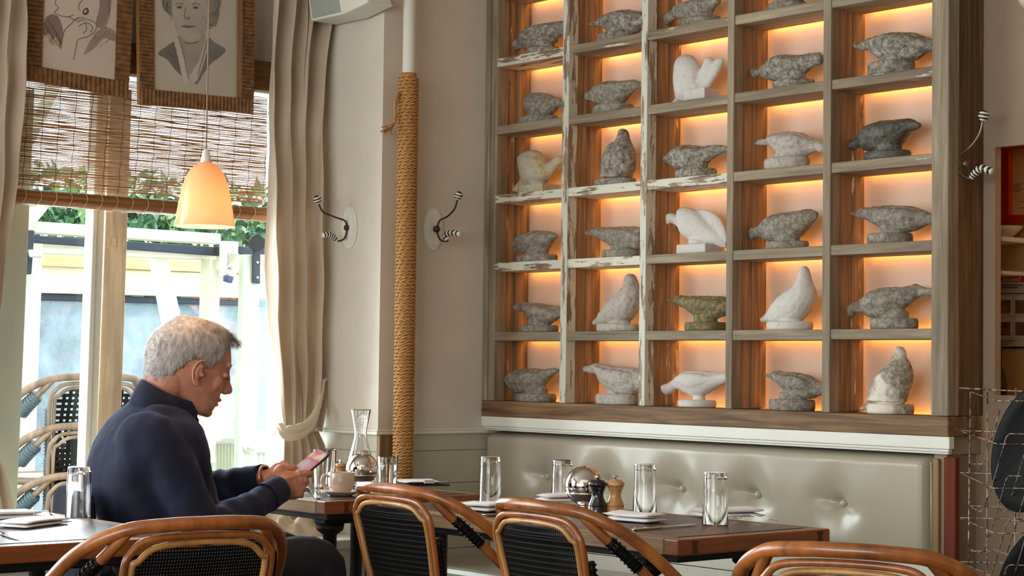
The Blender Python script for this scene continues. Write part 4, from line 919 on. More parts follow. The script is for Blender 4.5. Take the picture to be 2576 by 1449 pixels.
def ivy_fx(r_):
    y = r_.choice((-.1, 1.0, 2.0, 3.6))+r_.gauss(0, .38); return Vector((-6.78+r_.uniform(-.08, .16), y, r_.uniform(-.1, 2.0)))
m = MB(); leaves(m, 4200, ivy_fx, .075, 1); o = m.build('ivy', lf); tag(o, 'bluish green ivy trailing down the brick wall beyond the terrace', 'plant', kind='stuff')
m = MB(); leaves(m, 9000, lambda r_: Vector((-6.35+r_.uniform(-.2, .3), r_.uniform(-3, 5), 2.06+min(.42, abs(r_.gauss(0, .2)))+r_.uniform(-.05, .03))), .05, 2)
o = m.build('hedge', lf); tag(o, 'leafy green hedge topping the terrace wall below the blind', 'plant', kind='stuff')
m = MB(); leaves(m, 120, lambda r_: Vector((-5.95+r_.uniform(-.04, .05), -1.1+r_.gauss(0, .35), 2.25+r_.gauss(0, .1))), .05, 3); o = m.build('pink_blossom', [plain('pink_petal', srgb(226, 150, 150), .6), plain('pale_petal', srgb(236, 200, 196), .6)])
tag(o, 'pink blossom in the hedge behind the terrace', 'flowers', kind='stuff')
# outdoor table with papers and a red topped bottle, right of the man's face
zt_ = atX(575, 1095, -3.6).z
t = thing('patio_table', 'white patio table beyond the glass to the right of the man', 'table', (-3.8, atX(600, 1095, -3.8).y, ZG))
p = t.location; m = MB(); m.box(p.x-.35, p.x+.35, p.y-.55, p.y+.55, zt_-.03, zt_); m.build('table_top', M['white'], t, bevel=.005)
for sx_ in (-1, 1):
    for sy_ in (-1, 1): MB().box(p.x+sx_*.3-.02, p.x+sx_*.3+.02, p.y+sy_*.5-.02, p.y+sy_*.5+.02, ZG, zt_-.03).build('leg', M['white'], t)
q = atX(556, 1040, -3.7); t = thing('sauce_bottle', 'blurred red capped bottle standing on the patio table', 'bottle', (q.x, q.y, zt_))
hh = atX(556, 1010, -3.7).z-zt_
m = MB(); m.lathe([(.03, 0), (.033, .01), (.033, hh*.72), (.02, hh*.82)], t.location, 16); m.build('bottle_body', plain('bottle_white', srgb(206, 216, 226), .3), t, smooth=True)
m = MB(); m.lathe([(.034, hh*.80), (.034, hh*1.1), (.0, hh*1.11)], t.location, 16); m.build('cap', plain('cap_red', srgb(206, 50, 60), .4), t, smooth=True)
for k, (u, v_, w_, h_) in enumerate(((578, 1062, .05, .10),)):
    q = atX(u, v_, -3.7); o = MB().prism([(q.x, q.y-w_, zt_), (q.x, q.y+w_*.3, zt_), (q.x, q.y+w_, zt_+h_+.10), (q.x, q.y+w_*.1, zt_+h_+.14)], (-.06, 0, 0)).build('paper_stack', M['white'], None, bevel=.004)
    tag(o, 'leaning stack of folded white paper leaning on the patio table', 'papers')
# dark bag hanging behind the man
t = thing('black_bag', 'black leather bag with a small metal clasp behind the man\'s back', 'bag', atX(240, 1150, -.75))
m = MB(); m.loft([[atX(x+dx*cos(a), y+dy*sin(a), -.90)+Vector((.05*sin(a)*0, 0, 0))+Vector((dz_, 0, 0)) for a in [2*pi*q/16 for q in range(16)]] for x, y, dx, dy, dz_ in ((258, 1110, 16, 30, -.07), (252, 1108, 30, 36, -.03), (250, 1110, 33, 40, .0), (252, 1108, 28, 35, .03), (256, 1106, 14, 20, .05))])
m.build('bag_body', plain('bag_leather', srgb(30, 32, 34), .35, coat=.2), t, smooth=True)
m = MB(); m.tube([atX(x, y, -.70) for x, y in ((214, 1124), (226, 1118), (238, 1104), (250, 1084), (262, 1080))], .008, 8); m.build('strap', plain('bag_strap', srgb(38, 38, 40), .4), t, smooth=True)

# ================================================================ banquette below the shelf
t = thing('banquette', 'button tufted sage leather banquette back under the white ledge', 'bench', (1.0, -.12, 0))
bx0, bx1, bz0, bz1 = .004, atY(2341, 1200, -.16).x, .60, .921
btn = [atY(x, y, -.155) for x, y in ((1366, 1199), (1529, 1213), (1706, 1230), (1896, 1245), (2111, 1267))]
nx, nz = 220, 44; vs_ = []; fs = []
for i in range(nx+1):
    x = lerp(bx0, bx1, i/nx)
    for j in range(nz+1):
        z = lerp(bz0, bz1, j/nz)
        ex = min(1, (bx1-x)/.035, (x-bx0)/.03); ez = min(1, (z-bz0)/.04, (bz1-z)/.035)
        e_ = max(0, 1-(1-max(ex, 0))**2.4)*max(0, 1-(1-max(ez, 0))**2.4)
        d = .082*e_**.6
        for k, p in enumerate(btn):
            dx, dz_ = x-p.x, z-p.z; r2 = dx*dx+dz_*dz_
            d -= .030*math.exp(-r2/(2*.050**2)) + .022*math.exp(-r2/(2*.016**2))
            d += .006*math.exp(-((abs(dx)-.10)**2+(dz_-.05)**2)/(2*.05**2))*e_
            # creases leaving the button
            ang = math.atan2(dz_, dx); r_ = math.sqrt(r2)
            d -= .008*math.exp(-(r_-.05)**2/(2*.03**2))*max(0, cos(2*(ang+.25)))**6
        vs_.append((x, -.095-d, z))
for i in range(nx):
    for j in range(nz):
        a = i*(nz+1)+j; fs.append((a, a+nz+1, a+nz+2, a+1))
n0 = len(vs_)
m = MB(); m.add(vs_, fs); m.box(bx0, bx1, -.094, -.0705, bz0, bz1); cu = m.build('back_cushion', M['leather'], t, smooth=True)
for p in btn:
    m = MB(); m.ball((p.x, -.131, p.z), (.0135, .012, .0135), 16); m.build('button', M['leather'], cu, smooth=True)
m = MB(); m.tube([(bx1+.001, -.155, bz0+.02), (bx1+.001, -.158, bz1-.02)], .0035, 8); m.build('piping', M['leather'], cu, smooth=True)
MB().box(bx1+.003, bx1+.026, -.158, -.0705, bz0+.005, bz1-.01).build('side_panel', M['leather_tan'], t, bevel=.005)
MB().box(bx1+.0265, bx1+.044, -.13, -.0705, .457, bz1-.005).build('side_panel', plain('olive_side', srgb(120, 108, 82), .6), t, bevel=.003)
xr0, xr1 = atY(2376, 1155, -.16).x, atY(2406, 1155, -.16).x
MB().box(xr0, xr1, -.165, -.144, .15, .917).build('end_board', M['red_wood'], t, bevel=.003)
m = MB(); z = .02
for k in range(6):
    m.box(.004, bx1, -.135, -.11, z, z+.094); z += .097
m.build('front_boards', M['white'], t, bevel=.0015)
MB().box(.004, bx1+.01, -.56, -.136, .40, .455).build('seat', M['leather'], t, bevel=.02)
MB().box(.004, bx1, -.54, -.136, .02, .40).build('seat_base', M['white'], t, bevel=.003)
p = atY(2315, 1411, -.19)
o = MB().box(p.x-.030, p.x+.028, -.145, -.136, p.z-.02, p.z+.012).build('socket_plate', M['white'], t, bevel=.003)
MB().lathe([(.006, 0), (.006, .003), (0, .0035)], (p.x+.016, -.145, p.z+.004), 12, axis=(0, -1, 0)).build('screw', M['steel'], o)

# ================================================================ tables
def table(name_label, x0, x1, y0, y1, legs, cat='table'):
    t = thing('dining_table', name_label, cat, ((x0+x1)/2, (y0+y1)/2, 0))
    H = .75; E = .05
    MB().box(x0+E, x1-E, y0+E, y1-E, H-.008, H).build('leather_top', M['table_top'], t, bevel=.001)
    MB().box(x0+E*.5, x1-E*.5, y0+E*.5, y1-E*.5, H-.036, H-.009).build('core', M['table_edge_y'], t)
    for a, b_ in ((y0, y0+E), (y1-E, y1)): MB().box(x0+E+.0005, x1-E-.0005, a, b_, H-.042, H-.0015).build('edge_rail', M['table_edge_x'], t, bevel=.003)
    for a, b_ in ((x0, x0+E), (x1-E, x1)): MB().box(a, b_, y0, y1, H-.042, H-.0015).build('edge_rail', M['table_edge_y'], t, bevel=.004)
    MB().box(x0+.03, x1-.03, y0+.03, y1-.03, H-.062, H-.043).build('iron_frame', M['iron'], t, bevel=.003)
    for lx in legs:
        ym = (y0+y1)/2
        m = MB(); m.box(lx-.03, lx+.03, y0+.06, y1-.06, H-.08, H-.0625); m.build('cross_arm', M['iron'], t, bevel=.004)
        for yy in (y0+.10, y1-.10):
            m = MB(); m.lathe([(.045, H-.081), (.042, H-.10), (.022, H-.115), (.020, .10), (.024, .08), (.03, .03), (.03, .012)], (lx, yy, 0), 20); m.build('leg', M['iron'], t, smooth=True)
        m = MB(); m.box(lx-.035, lx+.035, y0+.02, y1-.02, 0, .02); m.build('foot', M['iron'], t, bevel=.006)
    return t
TA = table('long wooden edged table with dark leather top in front of the banquette', .93, 2.220, -1.405, -.828, (1.08, 2.02))
TB = table('wooden edged table the man sits at, with cup, carafe and glasses', .03, .745, -1.42, -.775, (.16, .63))
TC = table('table at the lower left corner behind the rattan chair, laid with napkins', .62, 1.478, -3.02, -2.293, (.8, 1.3))
# butterfly inlay joints on the near ends
for tb, ys_, x in ((TA, (-1.345, -.87), 2.220), (TB, (-1.34,), .745)):
    for k, yy in enumerate(ys_):
        m = MB(); m.prism([(x+.0012, yy-.012, .712), (x+.0012, yy+.012, .712), (x+.0012, yy+.006, .728), (x+.0012, yy+.012, .744), (x+.0012, yy-.012, .744), (x+.0012, yy-.006, .728)], (-.003, 0, 0))
        m.build('inlay', plain('dark_inlay', srgb(74, 32, 14), .5), tb)

# ================================================================ rattan bistro chairs
def rattan_chair(label, x, y, rz, mats, z=0, tuck=1.0, group=None, colored_wrap=None, weave_n=(48, 54), hs=.85, wide=1.0, wk=1.0):
    rat, pale, wv, wrap, seatm = mats; place = (x, y, z)
    t = thing('rattan_chair', label, 'chair', (0, 0, 0), 0, group)
    k = hs/.88
    P_ = lambda a, b_, c: Vector((a*wide, b_, c*k))
    hoop = [P_(-.255, .215, .012), P_(-.272, .20, .22), P_(-.285, .15, .44), P_(-.285, .06, .58), P_(-.272, -.06, .70), P_(-.235, -.17, .80), P_(-.165, -.245, .853), P_(-.08, -.282, .866), P_(0, -.290, .868)]
    hp = hoop+[Vector((-p.x, p.y, p.z)) for p in hoop[-2::-1]]
    m = MB(); m.tube(spline(hp, 7), .0148, 12); m.build('outer_hoop', rat, t, smooth=True, world=False)
    for sd in (-1, 1):     # second cane inside the hoop, bound to it
        pts = [P_(sd*.215, .19, .012), P_(sd*.236, .17, .22), P_(sd*.252, .12, .42), P_(sd*.252, .035, .555), P_(sd*.238, -.08, .67), P_(sd*.210, -.165, .755), P_(sd*.185, -.212, .802), P_(sd*.150, -.256, .860)]
        m = MB(); m.tube(spline(pts, 6), .0125, 10); m.build('inner_cane', rat, t, smooth=True, world=False)
        w0 = P_(sd*.222, -.165, .775); m = MB(); c_ = spline([P_(sd*.222, -.135, .724), P_(sd*.210, -.165, .755), P_(sd*.192, -.200, .790)], 5)
        for q in range(8):
            f_ = q/8*(len(c_)-1); i = int(f_); p = c_[i].lerp(c_[min(i+1, len(c_)-1)], f_-i); d = (c_[min(i+1, len(c_)-1)]-c_[i]).normalized(); e1 = d.orthogonal().normalized(); e2 = d.cross(e1)
            m.tube([p+(e1*cos(a)+e2*sin(a))*.0150*wk for a in [2*pi*j/12 for j in range(12)]], .0022, 5, closed=True)
        m.tube(c_, .0138*wk, 10)
        m.build('wrapping', wrap, t, smooth=True, world=False)
    # back frame: two canes with rounded upper corners around a woven panel
    def fr(dx, dz, off):
        w0, w1 = .132+dx, .160+dx
        zt = .842+dz
        pts = [(-w0, -.185, .40), (-w0-.004, -.20, .52), (-w1+.006, -.235, .68), (-w1, -.258, .775), (-w1+.012, -.265, zt-.034), (-w1+.050, -.271, zt-.007), (0, -.276, zt)]
        a = [P_(p[0], p[1]+off, p[2]) for p in pts]; return a+[Vector((-p.x, p.y, p.z)) for p in a[-2::-1]]
    m = MB(); m.tube(spline(fr(.006, .0, 0), 6), .0082, 10); m.build('back_frame', rat, t, smooth=True, world=False)
    m = MB(); m.tube(spline(fr(-.010, -.016, -.004), 6), .0072, 10); m.build('back_frame', pale, t, smooth=True, world=False)
    nvs, nhs = weave_n; m = MB()
    inner = spline(fr(-.012, -.018, 0), 10); half = inner[:len(inner)//2+1]
    def halfw(z):       # half width and y of the panel at height z
        for a, b_ in zip(half, half[1:]):
            if a.z <= z <= b_.z: q = (z-a.z)/max(1e-6, b_.z-a.z); return -lerp(a.x, b_.x, q), lerp(a.y, b_.y, q)
        return 0, half[-1].y
    zl_, zh_ = .43*k, .826*k
    for i in range(nhs):
        z = lerp(zl_, zh_, (i+.5)/nhs); hw, yy = halfw(z)
        if hw < .01: continue
        h = (zh_-zl_)/nhs*.30; pts = []
        n = 12; r_ = []
        for j in range(n+1):
            x = lerp(-hw, hw, j/n); yb = yy-.012*(1-(x/hw)**2) + (.0007 if (i % 2) else -.0007)
            r_.append([Vector((x, yb-.0007, z-h)), Vector((x, yb+.0007, z-h)), Vector((x, yb+.0007, z+h)), Vector((x, yb-.0007, z+h))])
        m.loft(r_)
    for j in range(nvs):
        u = (j+.5)/nvs*2-1; r_ = []; w2 = .16*wide/nvs*.54
        for i in range(31):
            z = lerp(zl_, zh_, i/30); hw, yy = halfw(z); x = u*(.150*wide if z > .62*k else max(.118*wide, hw-.004))
            if abs(x) > hw+.002: break
            yb = yy-.012*(1-(x/max(hw, .05))**2)
            r_.append([Vector((x-w2, yb-.0012, z)), Vector((x+w2, yb-.0012, z)), Vector((x+w2, yb+.0012, z)), Vector((x-w2, yb+.0012, z))])
        if len(r_) > 2: m.loft(r_)
    m.build('woven_back', wv, t, world=False)
    # laced side between frame and cane
    for sd in (-1, 1):
        m = MB()
        c2 = []
        for q in range(13):
            z = lerp(.42, .74, q/12)*k; hw, yy = halfw(z); c2.append(Vector((sd*(hw+.021), yy+.016, z)))
        m.tube(c2, .0085, 8)
        for q in range(24):
            z = lerp(.42, .74, (q+.5)/24)*k; hw, yy = halfw(z)
            m.tube([Vector((sd*(hw+.021)+.0105*cos(a_), yy+.016+.0105*sin(a_), z)) for a_ in [2*pi*j/10 for j in range(10)]], .0026, 5, closed=True)
        m.build('lacing', wrap, t, smooth=True, world=False)
    # seat
    seat = [P_(x_, y_, .455) for x_, y_ in ((-.17, -.19), (-.225, -.05), (-.235, .10), (-.20, .20), (0, .225), (.20, .20), (.235, .10), (.225, -.05), (.17, -.19))]
    sp = spline(seat, 4, closed=True)
    m = MB(); m.tube(sp, .015, 10, closed=True); m.build('seat_frame', rat, t, smooth=True, world=False)
    m = MB(); m.prism([Vector((p.x, p.y, p.z-.006)) for p in sp], (0, 0, .014)); m.build('seat', seatm, t, world=False)
    for sd in (-1, 1):
        m = MB(); m.tube(spline([P_(sd*.155, -.235, .012), P_(sd*.150, -.205, .25), P_(sd*.140, -.185, .46)], 4), .0135, 10); m.build('leg', rat, t, smooth=True, world=False)
        m = MB(); m.tube([P_(sd*.15, -.21, .16), P_(sd*.255, .19, .16)], .009, 8); m.build('stretcher', rat, t, smooth=True, world=False)
    t.location = place; t.rotation_euler = (0, 0, rz)
    return t
INM = (M['rattan'], M['rattan_pale'], M['weave'], M['weave'], M['weave'])
CM = rattan_chair('rattan chair with black woven back nearest the man\'s knees at the long table', 1.405, -1.405, 0, INM)
CR_ = copy_tree(CM); CR_.location = (2.075, -1.465, 0); CR_.rotation_euler = (0, 0, R(-3)); CR_['label'] = 'rattan chair with black woven back in front of the mills and ball dish'
CL = copy_tree(CM); CL.location = (1.80, -2.63, 0); CL.rotation_euler = (0, 0, R(84)); CL['label'] = 'rattan chair in deep shade at the lower left corner of the picture'
CN = copy_tree(CM); CN.location = (3.09, -1.73, 0); CN.rotation_euler = (0, 0, R(24)); CN['label'] = 'rattan chair with brown glossy weave at the lower right, only its curved top in view'
for o in kids(CN):
    if o.name.startswith('woven_back'): o.data = o.data.copy(); o.data.materials[0] = M['weave_brown']
OUTM = (M['rattan_out'], M['rattan_out'], M['weave'], M['wrap_out'], M['weave_out_w'])
p = atX(255, 950, -1.12)
C1 = rattan_chair('grey rattan patio chair outside the glass, lowest of the stack', p.x-.29, p.y, R(88), OUTM, z=ZG, hs=.87, weave_n=(14, 18), wide=1.12, wk=1.9)
for kx, (dz, nm) in enumerate(((.19, 'middle of the stack'), (.38, 'topmost of the stack'))):
    c = copy_tree(C1); c.location = (C1.location.x+.0*(kx+1), C1.location.y+.0*(kx+1), ZG+dz); c['label'] = 'grey rattan patio chair outside the glass, '+nm

# ================================================================ tableware
def lathe_thing(name, label, cat, x, y, prof, mat, n=36, z=.75, part='body', group=None, cap=True):
    t = thing(name, label, cat, (x, y, z), 0, group); MB().lathe(prof, (x, y, z), n, cap=cap).build(part, mat, t, smooth=True); return t
def tumbler(label, px, py, h=.14, r=.035, flip=True, water=0, zt=.7503, group=None):
    p = atZ(px, py, .75); t = thing('glass_tumbler', label, 'glass', (p.x, p.y, zt), 0, group)
    r2 = r*.86
    if not flip: prof = [(0, 0), (r2*.96, 0), (r2, .003), (r, h-.002), (r-.001, h), (r-.0028, h-.002), (r2-.003, .019), (r2-.008, .015), (0, .014)]
    else: prof = [(r-.0028, .002), (r-.001, 0), (r, .002), (r2, h-.004), (r2*.96, h), (0, h), (0, h-.014), (r2-.008, h-.015), (r2-.003, h-.019), (r-.0028, .002)]
    m = MB(); m.lathe(prof, (p.x, p.y, zt), 40, cap=False); m.build('glass_body', M['glass'], t, auto=32)
    if water:
        a = r2-.0032; rw = a+(r-.0028-a)*(water-.019)/(h-.021)
        m = MB(); m.lathe([(0, .0145), (r2-.009, .0155), (a, .0195), (rw-.0002, water), (0, water)], (p.x, p.y, zt), 40, cap=False); m.build('water', M['water'], t, auto=32)
    return t
GT = 'upturned tumblers'
tumbler('upturned clear tumbler beside the left napkin of the long table', 1233, 1262, h=.138)
tumbler('upturned clear tumbler just left of the mirror ball dish', 1414, 1258, h=.125)
tumbler('upturned clear tumbler right of the wooden mill', 1622, 1290, h=.14)
tumbler('upturned clear tumbler on the near corner of the long table by the fork', 1799, 1320, h=.14)
tumbler('upturned clear tumbler on the lower left table beside the man\'s back', 197, 1302, h=.135)
tumbler('water glass beside the man\'s mirror ball dish, half full', 975, 1236, h=.115, r=.034, flip=False, water=.088)
tumbler('water glass behind the phone and the man\'s coffee cup', 816, 1240, h=.14, r=.037, flip=False, water=.03)
# carafe
p = atZ(905, 1226, .75); t = thing('water_carafe', 'clear waisted glass carafe of water near the pier', 'carafe', (p.x, p.y, .7503))
oc = [(0, 0), (.046, 0), (.050, .004), (.051, .02), (.040, .10), (.0225, .165), (.0205, .185), (.024, .21), (.034, .262), (.0335, .2635)]
ic = [(.0315, .262), (.0215, .21), (.018, .185), (.020, .165), (.0375, .10), (.048, .02), (.046, .008), (0, .007)]
MB().lathe(oc+ic, t.location, 40, cap=False).build('glass_body', M['glass'], t, auto=40)
MB().lathe([(0, .0075), (.0458, .0085), (.0478, .02), (.0373, .10), (.0312, .125), (0, .125)], t.location, 40, cap=False).build('water', M['water'], t, auto=40)
# mirror ball dishes
def ball_dish(label, px, py, r, cy):
    p = atZ(px, py, .75); zc = atD(px, cy, (p-CAM).dot(FW)).z; t = thing('roll_top_dish', label, 'dish', (p.x, p.y, .7503))
    up = [(r, 0)]+[(r*cos(a), r*sin(a)) for a in [pi/2*i/14 for i in range(1, 14)]]+[(.001, r)]
    dip = -.34*r
    rr_ = math.sqrt(r*r-dip*dip)
    pr = [(r*cos(a), r*sin(a)) for a in [math.asin(-.34)+(pi/2-math.asin(-.34))*i/22 for i in range(22)]]+[(.001, r)]
    MB().lathe([(a, b_+zc-.7503) for a, b_ in pr], t.location, 48).build('dome', M['chrome'], t, auto=40)
    lo = [(rr_+.002, dip+.001), (rr_+.003, dip-.002)]+[(r*.985*cos(a), r*.985*sin(a)) for a in [math.asin(-.36)-(pi/2-.65)*i/12 for i in range(13)]]
    lo = [(a, b_) for a, b_ in lo]; MB().lathe([(a, b_+zc-.7503) for a, b_ in lo[::-1]], t.location, 48).build('bowl', M['steel'], t, auto=40)
    zb_ = lo[-1][1]+zc-.7503
    MB().lathe([(.028, 0), (.030, .004), (.024, .008), (.011, .014), (.010, max(.016, zb_-.004)), (.016, zb_+.006), (0, zb_+.008)], t.location, 28).build('foot', M['chrome'], t, auto=50)
    for sd in (-1, 1): MB().ball(Vector((p.x, p.y, zc-.1*r))+RT*(sd*r*.62)-FW*(r*.80), .006, 10).build('hinge_knob', M['chrome'], t, smooth=True)
    return t
ball_dish('mirror polished ball shaped dish on the long table behind the black mill', 1470, 1288, .0575, 1222)
ball_dish('mirror polished ball shaped dish on the man\'s table beside his cup', 910, 1240, .053, 1180)
# mills
def mill(label, px, py, h, mt, knobm, kind, sc=1):
    p = atZ(px, py, .75); t = thing('pepper_mill' if kind else 'salt_mill', label, 'mill', (p.x, p.y, .7503)); r = .0265*sc
    MB().lathe([(0, 0), (r*.97, 0), (r, .003), (r, h*.23), (r*.93, h*.25), (r, h*.27), (r*.93, h*.31), (r*.66, h*.45), (r*.62, h*.55), (r*.74, h*.64), (r*.86, h*.69), (r*.86, h*.71), (0, h*.712)], t.location, 32).build('mill_body', mt, t, auto=50)
    MB().lathe([(0, h*.713), (r*.85, h*.715), (r*1.0, h*.75), (r*.98, h*.80), (r*.70, h*.86), (r*.30, h*.885), (0, h*.887)], t.location, 32).build('head', mt, t, auto=60)
    m = MB()
    if kind: m.ball(Vector(t.location)+Vector((0, 0, h*.94)), r*.28, 14)
    else: m.lathe([(.003, h*.885), (.003, h*.94), (.009, h*.95), (.009, h*.97), (0, h*.98)], t.location, 14)
    m.build('knob', knobm, t, smooth=True)
mill('black lacquered pepper mill on the long table', 1503, 1300, .118, M['pepper_black'], M['brass'], True)
mill('natural beech mill on the long table, right of the black one', 1547, 1300, .118, M['salt_wood'], M['steel'], False)
mill('black mill on the man\'s table, behind his coffee cup', 838, 1224, .098, M['pepper_black'], M['chrome'], True)
mill('beech mill on the man\'s table, behind his coffee cup', 857, 1226, .094, M['salt_wood'], M['chrome'], True)
# cup and saucer
p = atZ(858, 1247, .75); t = thing('saucer', 'cream china saucer under the coffee cup', 'saucer', (p.x, p.y, .7503))
MB().lathe([(0, 0), (.035, 0), (.04, .003), (.066, .014), (.068, .016), (.065, .0165), (.04, .007), (0, .006)], t.location, 48, cap=False).build('plate', M['cup'], t, smooth=True)
t = thing('coffee_cup', 'cream china coffee cup by the man\'s hands', 'cup', (p.x, p.y, .7575)); h = .067; r = .042
MB().lathe([(0, 0), (r*.62, 0), (r*.66, .002), (r*.80, .009), (r*.96, .022), (r, .035), (r, h-.001), (r-.001, h), (r-.004, h-.001), (r-.0045, .03), (r*.7, .008), (0, .006)], t.location, 48, cap=False).build('cup_body', M['cup'], t, auto=50)
hd = (-RT*.93-FW*.35).normalized(); m = MB(); c0 = Vector(t.location)
m.tube(spline([c0+hd*(r-.002)+Vector((0, 0, h*.82)), c0+hd*(r+.016)+Vector((0, 0, h*.86)), c0+hd*(r+.022)+Vector((0, 0, h*.58)), c0+hd*(r+.012)+Vector((0, 0, h*.32)), c0+hd*(r*.95)+Vector((0, 0, h*.24))], 6), .0046, 10); m.build('handle', M['cup'], t, smooth=True)
MB().lathe([(0, h-.018), (r-.006, h-.018), (r-.006, h-.0175), (0, h-.0175)], t.location, 30).build('coffee', plain('coffee', srgb(60, 34, 18), .2), t)
# napkins
def napkin(label, px, py, rz, w=.155, d=.095, h=.022, zt=.7505, seed=0, name='folded_napkin', tilt=0, world=None):
    p = world or atZ(px, py, .75); t = thing(name, label, 'napkin', (p.x, p.y, zt), rz)
    rnd = random.Random(seed); L = 2; h *= 1.15; lay = h/L
    m = MB()
    for k in range(L):
        rings = []; n = 22
        wk, dk = w*(1-.03*k), d*(1-.05*k)
        for i in range(n+1):
            u = i/n; x = (u-.5)*wk; ends = min(1, u*9+.25, (1-u)*9+.25); hh = lay*.5*ends
            zc_ = lay*(k+.5)+.003*sin(u*5+seed+k)*(k/L)+tilt*u*h*.5
            rg = []
            for q in range(14):
                a = 2*pi*q/14; cx2 = math.copysign(abs(cos(a))**.45, cos(a)); sz2 = math.copysign(abs(sin(a))**.8, sin(a))
                rg.append(Vector((x+.004*sin(3*a+seed), cx2*dk/2*(1-.04*sin(u*4+k)), max(0.0004, zc_+hh*sz2*(1.05 if cos(a) > 0 else .8)))))
            rings.append(rg)
        m.loft(rings)
    m.build('cloth', M['linen'], t, smooth=True, world=False); return t
napkin('folded white napkin near the middle of the long table by the two mills', 1596, 1312, R(10), seed=1)
napkin('folded white napkin at the banquette side, behind the nearest tumbler', 1830, 1300, R(62), w=.19, seed=2)
napkin('folded white napkin at the far left end of the long table', 1212, 1285, R(8), w=.145, seed=3)
napkin('folded white napkin behind the mirror ball dish at the banquette side', 1425, 1262, R(70), w=.17, seed=4)
napkin('folded white napkin under the fork tines on the lower left table', 85, 1322, R(120), w=.20, d=.10, seed=5, h=.016)
napkin('folded white napkin at the left edge of the picture on the far side', 22, 1305, R(96), w=.16, d=.09, seed=6, h=.02)
# cutlery
def cutlery(kind, label, a, b_, zt=.7508, lift=.0):
    A, B = atZ(a[0], a[1], .75), atZ(b_[0], b_[1], .75); d = (B-A); L = d.length; d.normalize(); s_ = Vector((0, 0, 1)).cross(d)
    t = thing(kind, label, 'fork' if kind == 'dinner_fork' else 'knife', A)
    A = Vector((A.x, A.y, zt+.003)); U = Vector((0, 0, 1))
    def strip(tab, th=.0012):
        return [[A+d*(u*L)+s_*w_+U*(zz+th), A+d*(u*L)-s_*w_+U*(zz+th), A+d*(u*L)-s_*w_+U*(zz-th), A+d*(u*L)+s_*w_+U*(zz-th)] for u, w_, zz in tab]
    if kind == 'dinner_fork':
        m = MB(); m.loft(strip([(0, .006, .0), (.03, .0085, .0), (.12, .008, .001), (.35, .004, .006), (.55, .0025, .012), (.68, .004, .010), (.73, .009, .005), (.78, .0115, .001), (.82, .0115, 0)])); m.build('handle', M['chrome'], t, bevel=.0006)
        for k in range(4):
            o_ = (k-1.5)*.0062; m = MB()
            m.loft([[p_+s_*o_ for p_ in rg] for rg in strip([(.82, .0018, 0), (.9, .0016, .002), (1.0, .0009, .009)], .0009)]); m.build('tine', M['chrome'], t)
    else:
        m = MB(); m.loft(strip([(0, .005, 0), (.02, .007, 0), (.25, .0065, 0), (.42, .0055, 0)], .003)); m.build('handle', M['chrome'], t, bevel=.0015)
        m = MB(); m.loft(strip([(.42, .005, 0), (.46, .008, 0), (.8, .009, 0), (.95, .006, 0), (1, .001, 0)], .0008)); m.build('blade', M['steel'], t)
cutlery('dinner_fork', 'silver fork beside the napkin on the near corner of the long table', (1958, 1312), (1832, 1308))
cutlery('table_knife', 'silver knife lying in front of the middle napkin of the long table', (1592, 1336), (1756, 1322))
cutlery('table_knife', 'silver knife half hidden by the chair back on the long table', (1216, 1300), (1330, 1292))
cutlery('dinner_fork', 'silver fork lying on the napkin of the lower left table', (70, 1300), (146, 1300), zt=.7508)
cutlery('table_knife', 'silver knife at the left edge of the lower left table', (-20, 1338), (50, 1360))
cutlery('dinner_fork', 'silver fork standing behind the coffee cup on the man\'s table', (800, 1256), (764, 1228))
# bill tray on the man's table
p = atZ(1058, 1219, .75)
t = thing('bill_tray', 'low dark tray with a white sheet clipped on it, right end of the man\'s table', 'tray', (p.x, p.y, .7505), R(-20))
m = MB(); m.box(-.10, .10, -.075, .075, 0, .006); m.build('tray_board', M['pepper_black'], t, bevel=.002, world=False)
m = MB(); m.loft([[Vector((x, -.07, .0065+z_)), Vector((x, .07, .0065+z_)), Vector((x, .07, .0075+z_)), Vector((x, -.07, .0075+z_))] for x, z_ in ((-.095, .006), (-.03, .002), (.04, .003), (.095, .008))]); m.build('paper', M['linen'], t, world=False)
m = MB(); m.box(.085, .1, -.02, .02, .008, .02); m.build('clip', M['chrome'], t, bevel=.002, world=False)
# cloth heap and paper on the window seat
def seatpt(x, y): return atZ(x, y, .541)
t = thing('crumpled_cloth', 'heap of crumpled cream cloth lying on the window seat', 'cloth', (-.33, -1.05, .5402))
m = MB(); nx_, ny_ = 110, 60; vs_ = []; fs = []
A0, A1 = (-.42, -1.62), (-.20, -.76)
for i in range(nx_+1):
    for j in range(ny_+1):
        u, v_ = i/nx_, j/ny_
        y = lerp(A0[1], A1[1], u)+.02*noise.noise((v_*5, 3, u)); x = lerp(-.45, -.19, v_)+.03*noise.noise((u*7, 1, 0))
        e_ = min(1, u*7, (1-u)*7, v_*5, (1-v_)*3.5); e_ = max(0, e_)**.5
        f1 = abs(noise.noise((u*9+v_*2, v_*3.2, 1.7))); f2 = abs(noise.noise((u*17-v_*5, v_*7, 5)))
        zz = .541+e_*(.030+.085*(1-f1*2.2)*(.6+.4*sin(v_*pi))+.022*(1-2*f2))
        vs_.append((x, y, max(.5408, zz)))
for i in range(nx_):
    for j in range(ny_):
        a = i*(ny_+1)+j; fs.append((a, a+ny_+1, a+ny_+2, a+1))
m.add(vs_, fs); o = m.build('cloth', plain('cream_cloth', srgb(224, 206, 180), .9, bmp=.2, bs=200), t, smooth=True)
p = seatpt(742, 1352); t2_ = tag(MB().prism([seatpt(x, y) for x, y in ((672, 1344), (768, 1353), (740, 1363), (640, 1357))], (0, 0, .002)).build('menu_sheet', plain('menu_paper', srgb(216, 226, 236), .7)), 'pale printed menu sheet lying flat on the window seat', 'paper')

